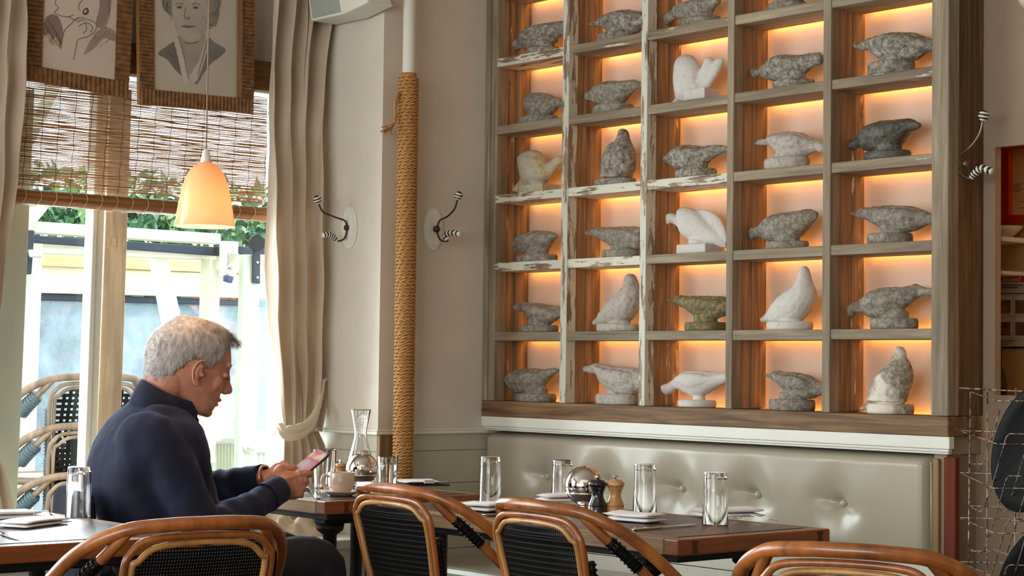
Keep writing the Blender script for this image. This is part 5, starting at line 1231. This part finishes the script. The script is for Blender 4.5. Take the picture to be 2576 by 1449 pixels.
# ================================================================ the man reading his phone
FA = R(80); PF = Vector((cos(FA), sin(FA), 0)); PS = Vector((sin(FA), -cos(FA), 0)); PU = Vector((0, 0, 1))   # forward, his right, up
PO = atD(480, 920, 5.42)
def ms(x, y, side=0): return atP(x, y, PO+PS*side, PS)
def m4(u, v_, side=0): return ms(200+u/2.166, 780+v_/2.166, side)
SM = FPX/5.42
def sm_remesh(o, vox, it=4, fac=.5):
    r = o.modifiers.new('fuse', 'REMESH'); r.mode = 'VOXEL'; r.voxel_size = vox; r.use_smooth_shade = True
    s_ = o.modifiers.new('soften', 'SMOOTH'); s_.iterations = it; s_.factor = fac
skin, nt, b = newmat('skin'); v = coords(nt, vary=False)
c = ramp(nt, noisetex(nt, v, 30, 5), [(.3, srgb(186, 122, 98)), (.7, srgb(214, 156, 130))]); nt.links.new(c, b.inputs['Base Color'])
b.inputs['Roughness'].default_value = .48; b.inputs['Subsurface Weight'].default_value = .15; b.inputs['Subsurface Radius'].default_value = (.012, .004, .002); b.inputs['Subsurface Scale'].default_value = .6
bump(nt, b, noisetex(nt, v, 260, 3), .12, .001)
person = MB()
# ---- head: local frame tilted forward; e_f = towards the face, e_u = towards the crown
HC = ms(360+600/4.83, 780+600/4.83); unit = 1/(4.83*SM)
tl = R(19)
ef = PF*cos(tl)-PU*sin(tl); eu = PF*sin(tl)+PU*cos(tl)
# turn the traced outline by the small angle between the profile plane and the picture
kf = 1.0/max(.8, abs(PF.dot(RT)))*.985
def H(f_, h_, s_=0): return HC+ef*(f_*unit*kf)+eu*(h_*unit)+PS*(s_*unit)
rings = []
for h_, bk_, fr_, wd in ((478, -95, 60, 70), (462, -205, 165, 175), (415, -300, 280, 255), (300, -392, 345, 322), (160, -474, 398, 350), (70, -492, 432, 352), (0, -497, 425, 348), (-50, -492, 404, 342), (-120, -470, 412, 332), (-200, -430, 420, 318), (-280, -370, 416, 298), (-340, -300, 418, 278), (-400, -240, 412, 256), (-460, -170, 396, 232), (-520, -70, 392, 200), (-570, 40, 366, 165), (-606, 150, 318, 110)):
    cx2 = (bk_+fr_)/2-(20 if h_ > -250 else 0); rg = []
    for q in range(40):
        a = 2*pi*q/40; ca, sa = cos(a), sin(a)
        f2 = cx2+(fr_-cx2)*ca if ca > 0 else cx2+(cx2-bk_)*ca
        narrow = 1-.26*max(0, ca)**2 if h_ < 100 else 1-.12*max(0, ca)**2
        rg.append(H(f2, h_, wd*math.copysign(abs(sa)**.86, sa)*narrow))
    rings.append(rg)
person.loft(rings)
hf = (ef, PS, eu)
def hb(f_, h_, s_, a, b_, c_): person.ball(H(f_, h_, s_), (a*unit, b_*unit, c_*unit), 16, e=hf)
# nose
person.tube([H(405, 30), H(425, -40), H(462, -120), H(504, -190), H(504, -212)], [22*unit, 28*unit, 36*unit, 44*unit, 40*unit], 12)
hb(506, -205, 0, 42, 42, 40); hb(458, -238, 0, 50, 60, 30); hb(428, -120, 0, 62, 56, 120); hb(455, -200, 0, 72, 60, 52); hb(412, -20, 0, 40, 60, 70)
for s_ in (-1, 1):
    hb(452, -225, s_*46, 40, 26, 32)             # nostril wing
    hb(352, 66, s_*120, 50, 110, 34)             # brow
    hb(356, -60, s_*140, 40, 70, 30)             # closed lid
    hb(356, -80, s_*140, 42, 62, 14)             # lid edge
    hb(262, -185, s_*195, 90, 60, 110)            # cheek
    hb(40, -330, s_*222, 130, 40, 120)           # jaw corner
    # ear: rim, lobe and hollow
    ec = [(-20, -20), (20, 20), (60, 22), (88, -20), (70, -90), (30, -150), (0, -230), (-40, -300), (-72, -250), (-92, -150), (-85, -60), (-50, 0)]
    rim = [H(20+fe*1.0, -45+he*.98, s_*(356+28*(1 if fe < 20 else .3))) for fe, he in ((62, -10), (30, 25), (-30, 28), (-74, -20), (-92, -100), (-84, -180), (-50, -250), (-6, -286), (20, -262))]
    person.tube(spline(rim, 5), [15*unit]*len(spline(rim, 5)), 8)
    person.ball(H(-8, -165, s_*350), (62*unit, 16*unit, 120*unit), 14, e=hf)
    person.ball(H(10, -288, s_*362), (34*unit, 16*unit, 34*unit), 10, e=hf)
    person.tube([H(44, -70, s_*366), H(-14, -100, s_*374), H(-30, -170, s_*374), H(0, -230, s_*370)], 10*unit, 6)
    person.ball(H(52, -180, s_*366), (18*unit, 14*unit, 30*unit), 8, e=hf)
# mouth and chin
hb(425, -352, 0, 30, 96, 24); hb(408, -418, 0, 30, 88, 24); hb(352, -545, 0, 58, 84, 60); hb(388, -470, 0, 20, 60, 30)
# neck
nk = [(H(-180, -250), 285), (H(-200, -400), 270), (H(-240, -540), 235), (H(-280, -650), 200)]
person.tube([p for p, r_ in nk], [r_*unit*.95 for p, r_ in nk], 24)
person.tube([H(160, -470), H(40, -560), H(-120, -720)], [110*unit, 145*unit, 160*unit], 16)
# ---- trunk under the sweater (skin), limbs
def ribs(tab, shrink=1.0, n=32, e=2.4):
    out = []
    for (bu, bv, fu, fv, wd, sd) in tab:
        A, B = m4(bu, bv), m4(fu, fv); c_ = (A+B)/2; hv = (B-A)/2*shrink; rg = []
        for q in range(n):
            a = 2*pi*q/n; ca, sa = cos(a), sin(a)
            rg.append(c_+hv*math.copysign(abs(ca)**(2/e), ca)+PS*(wd*shrink*math.copysign(abs(sa)**(2/e), sa)+sd))
        out.append(rg)
    return out
TR = [(332, 470, 590, 560, .085, 0), (262, 520, 612, 600, .130, 0), (205, 575, 632, 640, .185, 0), (150, 660, 648, 700, .212, 0), (105, 745, 660, 770, .215, 0), (72, 830, 672, 850, .205, 0), (62, 900, 690, 930, .195, 0), (78, 990, 712, 1020, .188, 0), (110, 1090, 742, 1110, .190, 0), (150, 1200, 765, 1200, .195, 0), (190, 1310, 770, 1290, .200, 0), (230, 1400, 740, 1380, .195, 0)]
person.loft(ribs(TR, .90))
# arms: joints as (point, radius)
shR, elR, wrR = m4(415, 700, .165), m4(690, 1232, .225), m4(1075, 985, .075)
shL, elL, wrL = m4(430, 690, -.185), m4(640, 985, -.27), m4(985, 915, -.055)
def limb(pts, shr=1.0): person.tube(spline([p for p, r_ in pts], 5), [x for x in rsp([r_*shr for p, r_ in pts], 5)], 18)
def rsp(r_, n): return [v_.x for v_ in spline([(q, 0, 0) for q in r_], n)]
armR = [(shR, .068), (shR.lerp(elR, .35), .066), (shR.lerp(elR, .8), .056), (elR, .052), (elR.lerp(wrR, .25), .052), (elR.lerp(wrR, .6), .043), (wrR, .031)]
armL = [(shL, .070), (shL.lerp(elL, .35), .064), (shL.lerp(elL, .8), .054), (elL, .050), (elL.lerp(wrL, .25), .050), (elL.lerp(wrL, .6), .042), (wrL, .030)]
limb(armR, .86); limb(armL, .86)
# ---- hands (traced in the close crop), right hand: back of hand to the camera
def mh(u, v_, side): return ms(620+u/8.05, 1110+v_/8.05, side)
def fing(pts, r_): person.tube(spline(pts, 5), rsp(r_, 5), 12)
SR = .045
palm = []
for (u0, v0, u1, v1, th) in ((560, 830, 735, 1080, .023), (590, 700, 800, 1170, .025), (690, 600, 900, 1190, .025), (840, 590, 1000, 1180, .023), (1000, 600, 1090, 1150, .019), (1090, 640, 1130, 1110, .015)):
    A, B = mh(u0, v0, SR), mh(u1, v1, SR); c_ = (A+B)/2; hv = (B-A)/2
    palm.append([c_+hv*math.copysign(abs(cos(a))**.85, cos(a))+PS*(th*sin(a)) for a in [2*pi*q/20 for q in range(20)]])
person.loft(palm)
person.tube([wrR, mh(700, 960, SR)], [.031, .030], 16)
# four fingers wrap round the back of the phone, tips showing at the right
fing([mh(1060, 650, SR+.005), mh(1200, 640, SR+.006), mh(1285, 665, SR-.004), mh(1285, 672, SR-.03), mh(1230, 650, SR-.045)], [.0105, .0105, .0105, .009, .008])
fing([mh(1080, 790, SR+.004), mh(1180, 800, SR+.004), mh(1215, 825, SR-.008), mh(1200, 820, SR-.032), mh(1140, 790, SR-.042)], [.0105, .0105, .0100, .009, .008])
fing([mh(1060, 930, SR+.002), mh(1140, 940, SR+.002), mh(1165, 965, SR-.010), mh(1150, 950, SR-.030), mh(1095, 910, SR-.040)], [.0100, .0100, .0095, .0085, .0075])
fing([mh(1020, 1080, SR), mh(1090, 1085, SR), mh(1115, 1100, SR-.010), mh(1100, 1085, SR-.028), mh(1050, 1040, SR-.036)], [.0092, .0090, .0085, .0075, .007])
for u, v_ in ((1060, 655), (1080, 790), (1065, 930), (1030, 1075)): person.ball(mh(u, v_, SR+.008), (.012, .010, .012), 10)
# right thumb: leaves the side of the palm near the wrist and lies along the phone edge
fing([mh(640, 720, SR), mh(640, 610, SR-.006), mh(690, 545, SR-.012), mh(790, 545, SR-.020), mh(870, 552, SR-.026), mh(960, 560, SR-.030)], [.014, .0145, .0125, .0105, .0098, .0085])
for k in range(3):     # tendons
    A, B = mh(760, 760+k*110, SR+.022), mh(1030, 690+k*140, SR+.016); person.tube([A, A.lerp(B, .5)+PS*.002, B], .0042, 8)
# left hand, further away, its fingers under the phone and its thumb on the glass
SL = -.035
pl_ = []
for (u0, v0, u1, v1, th) in ((290, 690, 330, 900, .021), (380, 600, 430, 860, .023), (470, 520, 540, 800, .024), (570, 440, 680, 740, .023), (680, 425, 800, 700, .020), (760, 455, 850, 640, .016)):
    A, B = mh(u0, v0, SL), mh(u1, v1, SL); c_ = (A+B)/2; hv = (B-A)/2
    pl_.append([c_+hv*cos(a)+PS*(th*sin(a)) for a in [2*pi*q/18 for q in range(18)]])
person.loft(pl_); person.tube([wrL, mh(340, 780, SL)], [.029, .027], 16)
fing([mh(700, 450, SL), mh(780, 490, SL+.012), mh(840, 515, SL+.022), mh(930, 520, SL+.024), mh(1000, 535, SL+.018)], [.013, .012, .0105, .0095, .008])
for k in range(4):
    fing([mh(770, 520+k*50, SL-.01), mh(880, 545+k*55, SL-.014), mh(960, 600+k*50, SL-.010), mh(1000, 640+k*45, SL+.004), mh(980, 650+k*45, SL+.018)], [.0098, .0095, .009, .0085, .0075])
# legs and feet (inside the trousers and shoes)
hz = .545
hipc = Vector((m4(440, 1300).x, m4(440, 1300).y, hz))
def leg(sd):
    hp = hipc+PS*(sd*.095); kn = hp+PF*.45+PS*(sd*.03)+PU*.035; an = kn+PF*(-.02)-PU*(kn.z-.09); return hp, kn, an
LG = [leg(1), leg(-1)]
for hp, kn, an in LG:
    person.tube(spline([hp, hp.lerp(kn, .5), kn, kn.lerp(an, .35), an], 5), rsp([.080, .072, .054, .050, .034], 5), 16)
    person.tube([an-PF*.03-PU*.04, an+PF*.06-PU*.045, an+PF*.16-PU*.06], [.035, .036, .026], 12)
P0 = person.build('person', skin, None, smooth=True); sm_remesh(P0, .0032, 6, .5)
tag(P0, 'grey haired person in a navy pullover, seated, head bowed over a phone', 'person')

# ---- sweater
knit, nt, b = newmat('navy_knit'); v = coords(nt, vary=False)
c = ramp(nt, noisetex(nt, v, 14, 4), [(.3, srgb(11, 15, 34)), (.7, srgb(18, 25, 53))]); nt.links.new(c, b.inputs['Base Color'])
b.inputs['Roughness'].default_value = .9; b.inputs['Sheen Weight'].default_value = .35; b.inputs['Sheen Roughness'].default_value = .4; b.inputs['Sheen Tint'].default_value = srgb(120, 140, 200)
vv = coords(nt, (1, 1, 1), vary=False); wv_ = N(nt, 'ShaderNodeTexWave'); wv_.inputs['Scale'].default_value = 150; wv_.inputs['Distortion'].default_value = 2; nt.links.new(vv, wv_.inputs['Vector'])
bump(nt, b, noisetex(nt, v, 300, 2), .35, .002)
CF = bpy.data.textures.new('cloth_folds', 'CLOUDS'); CF.noise_scale = .10; CF.noise_depth = 2
m = MB(); m.loft(ribs(TR, 1.0)); m.ball(shR, .070, 20); m.ball(shL, .070, 20); m.ball(shR.lerp(shL, .15)-PU*.02, .088, 20); m.ball(shR.lerp(shL, .22)+PU*.030, .070, 20); m.ball(shR.lerp(shL, .10)-PU*.06-PF*.03, .088, 20); m.ball(shR.lerp(shL, .08)-PF*.035, .078, 20); m.ball(shR.lerp(shL, .32)+PU*.02-PF*.02, .085, 20)
def slv(pts, add, creases, seed):
    cp = spline([p for p, r_ in pts], 14); rp = rsp([r_+add for p, r_ in pts], 14); rr_ = []
    n = len(cp); rnd = random.Random(seed)
    for i in range(n):
        k = i/(n-1); q = 0
        for c0, w_, am in creases: q += am*math.exp(-((k-c0)/w_)**2)
        rr_.append(rp[i]+q)
    m.tube(cp, rr_, 22)
slv(armR, .006, [(.42, .03, .006), (.50, .02, -.005), (.55, .018, .006), (.60, .016, -.004), (.645, .016, .006), (.69, .016, -.004), (.735, .016, .005), (.79, .016, -.003), (.83, .016, .004), (.88, .02, -.003), (.95, .025, .004)], 1)
slv(armL, .006, [(.45, .03, .005), (.60, .018, -.004), (.65, .018, .006), (.70, .016, -.004), (.75, .016, .006), (.80, .016, -.004), (.86, .02, .005), (.93, .02, .003)], 2)
# hem bulging over the seat back
m.loft(ribs([(70, 870, 330, 900, .17, 0), (78, 960, 400, 960, .185, 0), (110, 1080, 460, 1080, .19, 0), (160, 1200, 480, 1200, .19, 0)], 1.0))
sw = m.build('pullover', knit, P0, smooth=True); r = sw.modifiers.new('fuse', 'REMESH'); r.mode = 'VOXEL'; r.voxel_size = .0075; r.use_smooth_shade = True
s_ = sw.modifiers.new('soften', 'SMOOTH'); s_.iterations = 20; s_.factor = .6
d = sw.modifiers.new('folds', 'DISPLACE'); d.texture = CF; d.strength = .014; d.mid_level = .5; d.texture_coords = 'LOCAL'
# ribbed cuffs
for w0, w1, r0, nm in ((elR, wrR, .043, 'cuff'), (elL, wrL, .041, 'cuff')):
    d = (w1-w0).normalized(); e1 = d.orthogonal().normalized(); e2 = d.cross(e1); m = MB(); rg = []
    for q, (a_, rd) in enumerate(((-.055, r0+.002), (-.03, r0), (-.005, r0-.002), (.012, r0-.001), (.012, r0-.006), (-.02, r0-.008))):
        rg.append([w1+d*a_+(e1*cos(a)+e2*sin(a))*(rd*(1+(.018 if k % 2 else 0))) for k, a in [(k, 2*pi*k/64) for k in range(64)]])
    m.loft(rg, cap=False); m.build(nm, knit, sw, smooth=True)
# stand-up collar, open at the throat
def cc(u, v_, s_=0): return ms(360+u/4.83, 780+v_/4.83, s_)
m = MB(); n = 44; g = []
for q in range(n+1):
    a = lerp(-.90*pi, .90*pi, q/n)      # 0 = nape, +-pi = throat; angle round the neck
    k = (1-cos(a))/2; s_ = sin(a)
    top = cc(lerp(-12, 668, k), lerp(838, 1140, k)+30*sin(pi*k), s_*.088*(1-.25*k))
    bot = cc(lerp(-150, 610, k), lerp(1105, 1400, k)+20*sin(pi*k), s_*.108*(1-.25*k))
    g.append((top, bot))
rows = []
for (t_, b_) in g:
    o_ = ((t_+b_)/2-(g[n//2][0]+g[0][0])/2); o_.z = 0; o_.normalize()
    rows.append([t_-o_*.001, t_+o_*.004, t_.lerp(b_, .35)+o_*.009, t_.lerp(b_, .75)+o_*.007, b_+o_*.006, b_-o_*.006, t_.lerp(b_, .5)-o_*.000])
m.loft([[p for p in r_] for r_ in rows]); m.build('collar', knit, sw, smooth=True)
m = MB(); m.tube(spline([cc(672, 1150, .0), cc(640, 1290, .0), cc(660, 1345, .0), cc(640, 1420, .0)], 5), .0045, 8); m.build('zip_edge', knit, sw, smooth=True)
# bracelet
d = (wrL-elL).normalized(); e1 = d.orthogonal().normalized(); e2 = d.cross(e1)
m = MB(); m.tube([wrL+d*.022+(e1*cos(a)+e2*sin(a))*.0335 for a in [2*pi*q/28 for q in range(28)]], .004, 8, closed=True); m.build('bracelet', plain('copper_band', (.80, .45, .28, 1), .3, 1), P0, smooth=True)
# trousers
trm = plain('dark_trousers', srgb(26, 26, 34), .85, var=.15, scale=30, bmp=.3, bs=300)
m = MB()
for hp, kn, an in LG:
    m.tube(spline([hp-PF*.06, hp, hp.lerp(kn, .5), kn, kn.lerp(an, .3), kn.lerp(an, .7), an], 6), rsp([.10, .098, .086, .068, .064, .056, .056], 6), 20)
m.ball(hipc-PF*.03, (.15, .19, .10), 20, e=(PF, PS, PU))
tr_ = m.build('trousers', trm, P0, smooth=True); sm_remesh(tr_, .007, 5); d = tr_.modifiers.new('folds', 'DISPLACE'); d.texture = CF; d.strength = .012; d.mid_level = .5; d.texture_coords = 'LOCAL'
for hp, kn, an in LG:
    m = MB(); rg = []
    for f_, w_, h0, h1 in ((-.075, .022, .0, .06), (-.06, .034, .0, .09), (0, .038, 0, .095), (.07, .040, 0, .075), (.14, .044, 0, .055), (.19, .036, 0, .045), (.215, .015, .005, .03)):
        c_ = Vector((an.x, an.y, 0))+PF*f_
        rg.append([c_+PS*(w_*cos(a))+PU*(max(0, lerp(h0, h1, .5+.5*sin(a)))) for a in [2*pi*q/16 for q in range(16)]])
    m.loft(rg); m.build('shoe', plain('shoe_leather', srgb(20, 18, 18), .35), P0, smooth=True)
# ---- hair: cap over the skull plus many short strands
hairm, nt, b = newmat('grey_hair'); v = coords(nt, (1, 1, .35), vary=False)
nt.links.new(ramp(nt, noisetex(nt, v, 90, 4), [(.25, srgb(132, 124, 116)), (.5, srgb(172, 166, 160)), (.75, srgb(208, 204, 200))]), b.inputs['Base Color']); b.inputs['Roughness'].default_value = .5
def skull(fa, hh):
    """point on the skull at height hh, angle fa (0 = front) and outward normal"""
    tab = [(-420, -400, 300, 262), (-300, -440, 410, 300), (-200, -478, 420, 322), (-120, -492, 412, 336), (0, -506, 425, 352), (70, -500, 432, 356), (160, -482, 400, 354), (300, -400, 348, 326), (415, -310, 285, 258), (462, -215, 170, 178), (480, -100, 62, 70)]
    bk_, fr_, wd = interp(tab, hh); cx2 = (bk_+fr_)/2-20; ca, sa = cos(fa), sin(fa)
    f2 = cx2+(fr_-cx2)*ca if ca > 0 else cx2+(cx2-bk_)*ca
    return f2, hh, wd*math.copysign(abs(sa)**.86, sa)*(1-.12*max(0, ca)**2)
def hairline(fa):
    """lowest hair height for an angle from the front (0) to the nape (pi)"""
    a = abs(fa); return interp([(0, 330), (.35, 335), (.62, 300), (.80, 210), (1.0, 60), (1.22, -80), (1.36, -60), (1.5, 10), (1.66, -10), (1.85, -150), (2.1, -300), (2.5, -385), (pi, -410)], a)[0]
m = MB(); rings = []
NA = 72; NH = 26
for j in range(NH+1):
    rg = []
    for i in range(NA):
        fa = -pi+2*pi*i/NA; h0 = hairline(fa); hh = lerp(h0, 480, (j/NH)**.9)
        f2, h2, s2 = skull(fa, hh); cn = Vector((f2+20, h2*.9, s2)).normalized()
        th2 = 15*min(1, j/2.5)+ (22*max(0, cos(fa)) if hh > 200 else 0)*min(1, j/3)
        th2 += 4*noise.noise((f2*.02, h2*.02, s2*.02))
        rg.append(H(f2+cn.x*th2, h2+cn.y*th2+(8 if hh > 400 else 0), s2+cn.z*th2))
    rings.append(rg)
m.loft(rings)
hair = m.build('hair', hairm, P0, smooth=True)
m = MB(); rnd = random.Random(7)
for k in range(5200):
    fa = rnd.uniform(-pi, pi); h0 = hairline(fa); hh = lerp(h0+6, 478, rnd.random()**1.0)
    f2, h2, s2 = skull(fa, hh); cn = Vector((f2+20, h2*.9, s2)).normalized(); th2 = 12+(20*max(0, cos(fa)) if hh > 200 else 0)
    p0 = Vector((f2, h2, s2))+cn*th2
    # combed forward on top, downward at back and sides
    top = max(0, min(1, (hh-150)/250)); dirn = Vector((.9*top-.10, -.1*top-(1-top), .35*top*math.copysign(1, s2)*.5)).normalized()
    dirn += Vector((rnd.gauss(0, .22), rnd.gauss(0, .22), rnd.gauss(0, .22))); L = rnd.uniform(38, 78)*(1.25 if top > .5 else .8)
    pts = [p0, p0+dirn*L*.5+cn*7, p0+dirn*L+cn*rnd.uniform(0, 10)-Vector((0, 6, 0))]
    sd = dirn.cross(cn).normalized()*2.4
    q = [H(*pts[0]+sd) if False else H((pts[0]+sd).x, (pts[0]+sd).y, (pts[0]+sd).z), H((pts[0]-sd).x, (pts[0]-sd).y, (pts[0]-sd).z), H((pts[1]-sd*.9).x, (pts[1]-sd*.9).y, (pts[1]-sd*.9).z), H((pts[1]+sd*.9).x, (pts[1]+sd*.9).y, (pts[1]+sd*.9).z), H(*pts[2])]
    m.add(q, [(0, 1, 2, 3), (3, 2, 4)])
o = m.build('hair_strands', hairm, hair); tag(o, kind='stuff')
# fringe tuft over the forehead
m = MB()
for k in range(90):
    s0 = rnd.uniform(-150, 170); p0 = Vector((300+rnd.uniform(-40, 20), 400+rnd.uniform(-25, 15), s0)); p1 = p0+Vector((90, -20, 10)); p2 = p1+Vector((rnd.uniform(20, 60), rnd.uniform(-70, -30), rnd.uniform(-10, 20)))
    m.tube([H(*p0), H(*p1), H(*p2)], [3.4*unit, 3*unit, 1*unit], 4)
m.build('fringe', hairm, hair, smooth=True)
for s_ in (-1, 1):
    m = MB()
    for k in range(30):
        q = k/29; p0 = Vector((400-60*q*q, 62+14*sin(pi*q), s_*(70+150*q))); p1 = p0+Vector((8, 10, s_*14)); m.tube([H(*p0), H(*p1)], [3*unit, 1*unit], 4)
    m.build('eyebrow', plain('brow_hair', srgb(150, 136, 124), .7), P0)
    m = MB()
    for k in range(14):
        q = k/13; p0 = Vector((394-16*abs(q-.4), -86, s_*(90+100*q))); m.tube([H(*p0), H(*(p0+Vector((22, -16, 0))))], [1.6*unit, .6*unit], 3)
    m.build('eyelashes', plain('lash', srgb(60, 44, 38), .7), P0)
# ---- phone
t = thing('mobile_phone', 'phone in a dark case with a pink and white picture on its screen', 'phone', mh(1300, 380, 0))
ph0, ph1 = mh(1090, 560, .012), mh(1500, 215, .012)    # lower and upper middle of the screen
ax = (ph1-ph0).normalized(); L = .148; wv2 = (PS*.92+PF*.10-PU*.22); wv2 = (wv2-ax*wv2.dot(ax)).normalized(); nz_ = wv2.cross(ax).normalized()
if nz_.z < 0: nz_ = -nz_
pc_ = (mh(1560, 190, .012))-ax*(L/2)
def PH(a, b_, c_): return pc_+ax*a+wv2*b_+nz_*c_
m = MB(); rg = []
cr_ = [(L/2-.012, .0355), (L/2-.003, .032), (L/2, .025), (L/2, -.025), (L/2-.003, -.032), (L/2-.012, -.0355), (-L/2+.012, -.0355), (-L/2+.003, -.032), (-L/2, -.025), (-L/2, .025), (-L/2+.003, .032), (-L/2+.012, .0355)]
m.loft([[PH(a, b_, c_) for a, b_ in cr_] for c_ in (-.0075, -.001)]); m.build('case', plain('phone_case', srgb(52, 42, 46), .35, coat=.3), t, bevel=.001)
scm, nt, b = newmat('phone_screen'); v = coords(nt, (1, 1, 1), vary=False); tc_ = N(nt, 'ShaderNodeTexCoord'); sx = N(nt, 'ShaderNodeSeparateXYZ'); nt.links.new(tc_.outputs['Object'], sx.inputs[0])
wn_ = N(nt, 'ShaderNodeMath', operation='MULTIPLY'); nt.links.new(noisetex(nt, v, 12, 2), wn_.inputs[0]); wn_.inputs[1].default_value = 1
c = ramp(nt, wn_.outputs[0], [(.36, srgb(206, 200, 188)), (.45, srgb(190, 110, 118)), (.55, srgb(188, 140, 150)), (.64, srgb(176, 172, 182))])
nt.links.new(c, b.inputs['Base Color']); nt.links.new(c, b.inputs['Emission Color']); b.inputs['Emission Strength'].default_value = .15; b.inputs['Roughness'].default_value = .12
m = MB(); m.loft([[PH(a*.955, b_*.92, c_) for a, b_ in cr_] for c_ in (-.0012, .0004)]); m.build('screen', scm, t)
m = MB(); m.loft([[PH(L*.36+.013*cos(a), -.016+.013*sin(a), c_) for a in [2*pi*q/16 for q in range(16)]] for c_ in (-.0098, -.0076)]); m.build('camera_bump', M['pepper_black'], t)
# ---- napkin on the lap, a jacket on the chair back, the chair
lp = LG[0][0].lerp(LG[0][1], .42)
napkin('folded beige napkin lying on the lap of the seated person', 0, 0, FA-R(90)+R(90), w=.15, d=.10, h=.028, zt=lp.z+.096, seed=9, world=Vector((lp.x, lp.y, 0)))
sc_ = thing('low_chair', 'low backed wooden chair under the seated person, its back covered by the navy jacket', 'chair', (hipc.x, hipc.y, 0))
def SP(a, b_, c_): return Vector((hipc.x, hipc.y, 0))+PF*a+PS*b_+PU*c_
MB().loft([[SP(.02+.21*math.copysign(abs(cos(a))**.6, cos(a))*f_, .22*math.copysign(abs(sin(a))**.6, sin(a))*f_, h_) for a in [2*pi*q/32 for q in range(32)]] for f_, h_ in ((.97, .425), (1, .435), (.98, .447))]).build('seat', M['rattan'], sc_, smooth=True)
for a_ in (-.16, .19):
    for b_ in (-.18, .18): MB().tube([SP(a_, b_, .43), SP(a_*1.15, b_*1.08, 0)], .015, 10).build('leg', M['rattan'], sc_, smooth=True)
for b_ in (-.15, .15): MB().tube([SP(-.20, b_*.7, .43), SP(-.262, b_*.7, .70)], .012, 10).build('back_post', M['rattan'], sc_, smooth=True)
MB().tube(spline([SP(-.255, -.11, .705), SP(-.268, 0, .712), SP(-.255, .11, .705)], 5), .014, 10).build('top_rail', M['rattan'], sc_, smooth=True)
m = MB(); rg = []
def jr(n_, d0, w_, h_, off): return [SP(-.262+off+d0*math.copysign(abs(cos(a))**.7, cos(a))*(1+.16*sin(5*a+h_*9)), .02+.72*w_*math.copysign(abs(sin(a))**.7, sin(a))*(1+.05*sin(7*a+h_*14)), h_) for a in [2*pi*q/40 for q in range(40)]]
for h_, d0, w_, off in ((.36, .034, .16, .0), (.48, .038, .18, .0), (.62, .038, .18, .0), (.73, .038, .175, .0), (.785, .036, .165, .0), (.808, .026, .14, .0), (.815, .012, .11, .0)):
    rg.append(jr(40, d0, w_, h_, off))
m.loft(rg); j = m.build('draped_jacket', plain('navy_jacket', srgb(14, 17, 36), .9, bmp=.3, bs=250), None, smooth=True)
tag(j, 'navy jacket draped over the chair back behind the seated person', 'jacket')

# ================================================================ wire rack with black trays at the right edge
wm, nt, b = newmat('rusty_wire'); v = coords(nt); c = ramp(nt, noisetex(nt, v, 60, 4), [(.42, srgb(70, 46, 30)), (.55, srgb(176, 164, 140))])
nt.links.new(c, b.inputs['Base Color']); b.inputs['Roughness'].default_value = .5; b.inputs['Metallic'].default_value = .5
t = thing('wire_rack', 'rusty tiered wire rack holding black oval trays at the lower right edge', 'rack', (2.3, -.22, 0))
B_, F_ = -.16, -.27
def wire(nm, pts, r=.0017):
    MB().tube([atY(x, y, Y) for x, y, Y in pts], r, 6).build(nm, wm, t, smooth=True)
for x0, x1 in ((2441, 2436), (2484, 2483), (2556, 2553), (2600, 2598)):
    a = atY(x0, 976, B_); c_ = atY(x1, 1449, B_); d = (c_-a); f_ = a.z/(a.z-c_.z); e = a+d*f_
    MB().tube([a, c_, Vector((e.x, e.y, .002))], .0022, 6).build('upright', wm, t, smooth=True)
wire('top_rail', [(2414, 976, B_), (2640, 988, B_)], .0022)
wire('basket_rim', [(2440, 985, B_), (2505, 1008, F_), (2640, 1010, F_)])
for k, (a, b_, c_) in enumerate((((2416, 1084), (2509, 1117), 1118), ((2416, 1190), (2499, 1228), 1229), ((2416, 1303), (2504, 1342), 1341), ((2417, 1414), (2500, 1452), 1454))):
    wire('basket_rim', [(a[0], a[1], B_), (b_[0], b_[1], F_), (2640, c_, F_)])
    wire('back_rail', [(2416, a[1]-1, B_), (2640, a[1]+6, B_)])
    wire('lower_rail', [(2440, a[1]+83, B_), (2516, a[1]+84, B_), (2535, a[1]+93, B_), (2640, a[1]+96, B_)])
    dy = a[1]-1084
    wire('basket_stay', [(2576, 1092+dy, F_), (2540, 1091+dy, F_), (2532, 1099+dy, F_), (2496, 1222+dy, (F_+B_)/2), (2472, 1283+dy, B_), (2465, 1287+dy, B_), (2443, 1276+dy, B_)])
    wire('basket_stay', [(2612, 1035+dy, F_), (2576, 1146+dy, F_), (2547, 1243+dy, (F_+B_)/2), (2534, 1282+dy, B_), (2525, 1286+dy, B_), (2500, 1277+dy, B_)])
wire('basket_stay', [(2520, 1010, F_), (2503, 1080, F_), (2470, 1172, B_), (2460, 1190, B_)])
bl = plain('black_tray', srgb(7, 7, 7), .55, var=.2, bmp=.1, spec=.2)
def tray(label, c, a_, b_, rot, Y):
    o = thing('oval_tray', label, 'tray', atY(c[0], c[1], Y)); n = 48
    def ring(f_, dy): return [atY(c[0]+(a_*f_*cos(q)*cos(rot)-b_*f_*sin(q)*sin(rot)), c[1]+(a_*f_*cos(q)*sin(rot)+b_*f_*sin(q)*cos(rot)), Y)+Vector((0, dy, 0)) for q in [2*pi*k/n for k in range(n)]]
    m = MB(); m.loft([ring(.80, .012), ring(.98, .0), ring(1, -.003), ring(.98, -.006), ring(.80, .006)]); m.build('tray_body', bl, o, smooth=True)
    m = MB(); m.tube(ring(1, -.003), .003, 6, closed=True); m.build('rim', bl, o, smooth=True)
tray('black oval tray standing in the upper tier of the wire rack', (2594, 1128), 162, 92, R(104), -.215)
tray('black oval tray low in the wire rack, only its upper curve in view', (2616, 1450), 150, 92, R(118), -.215)
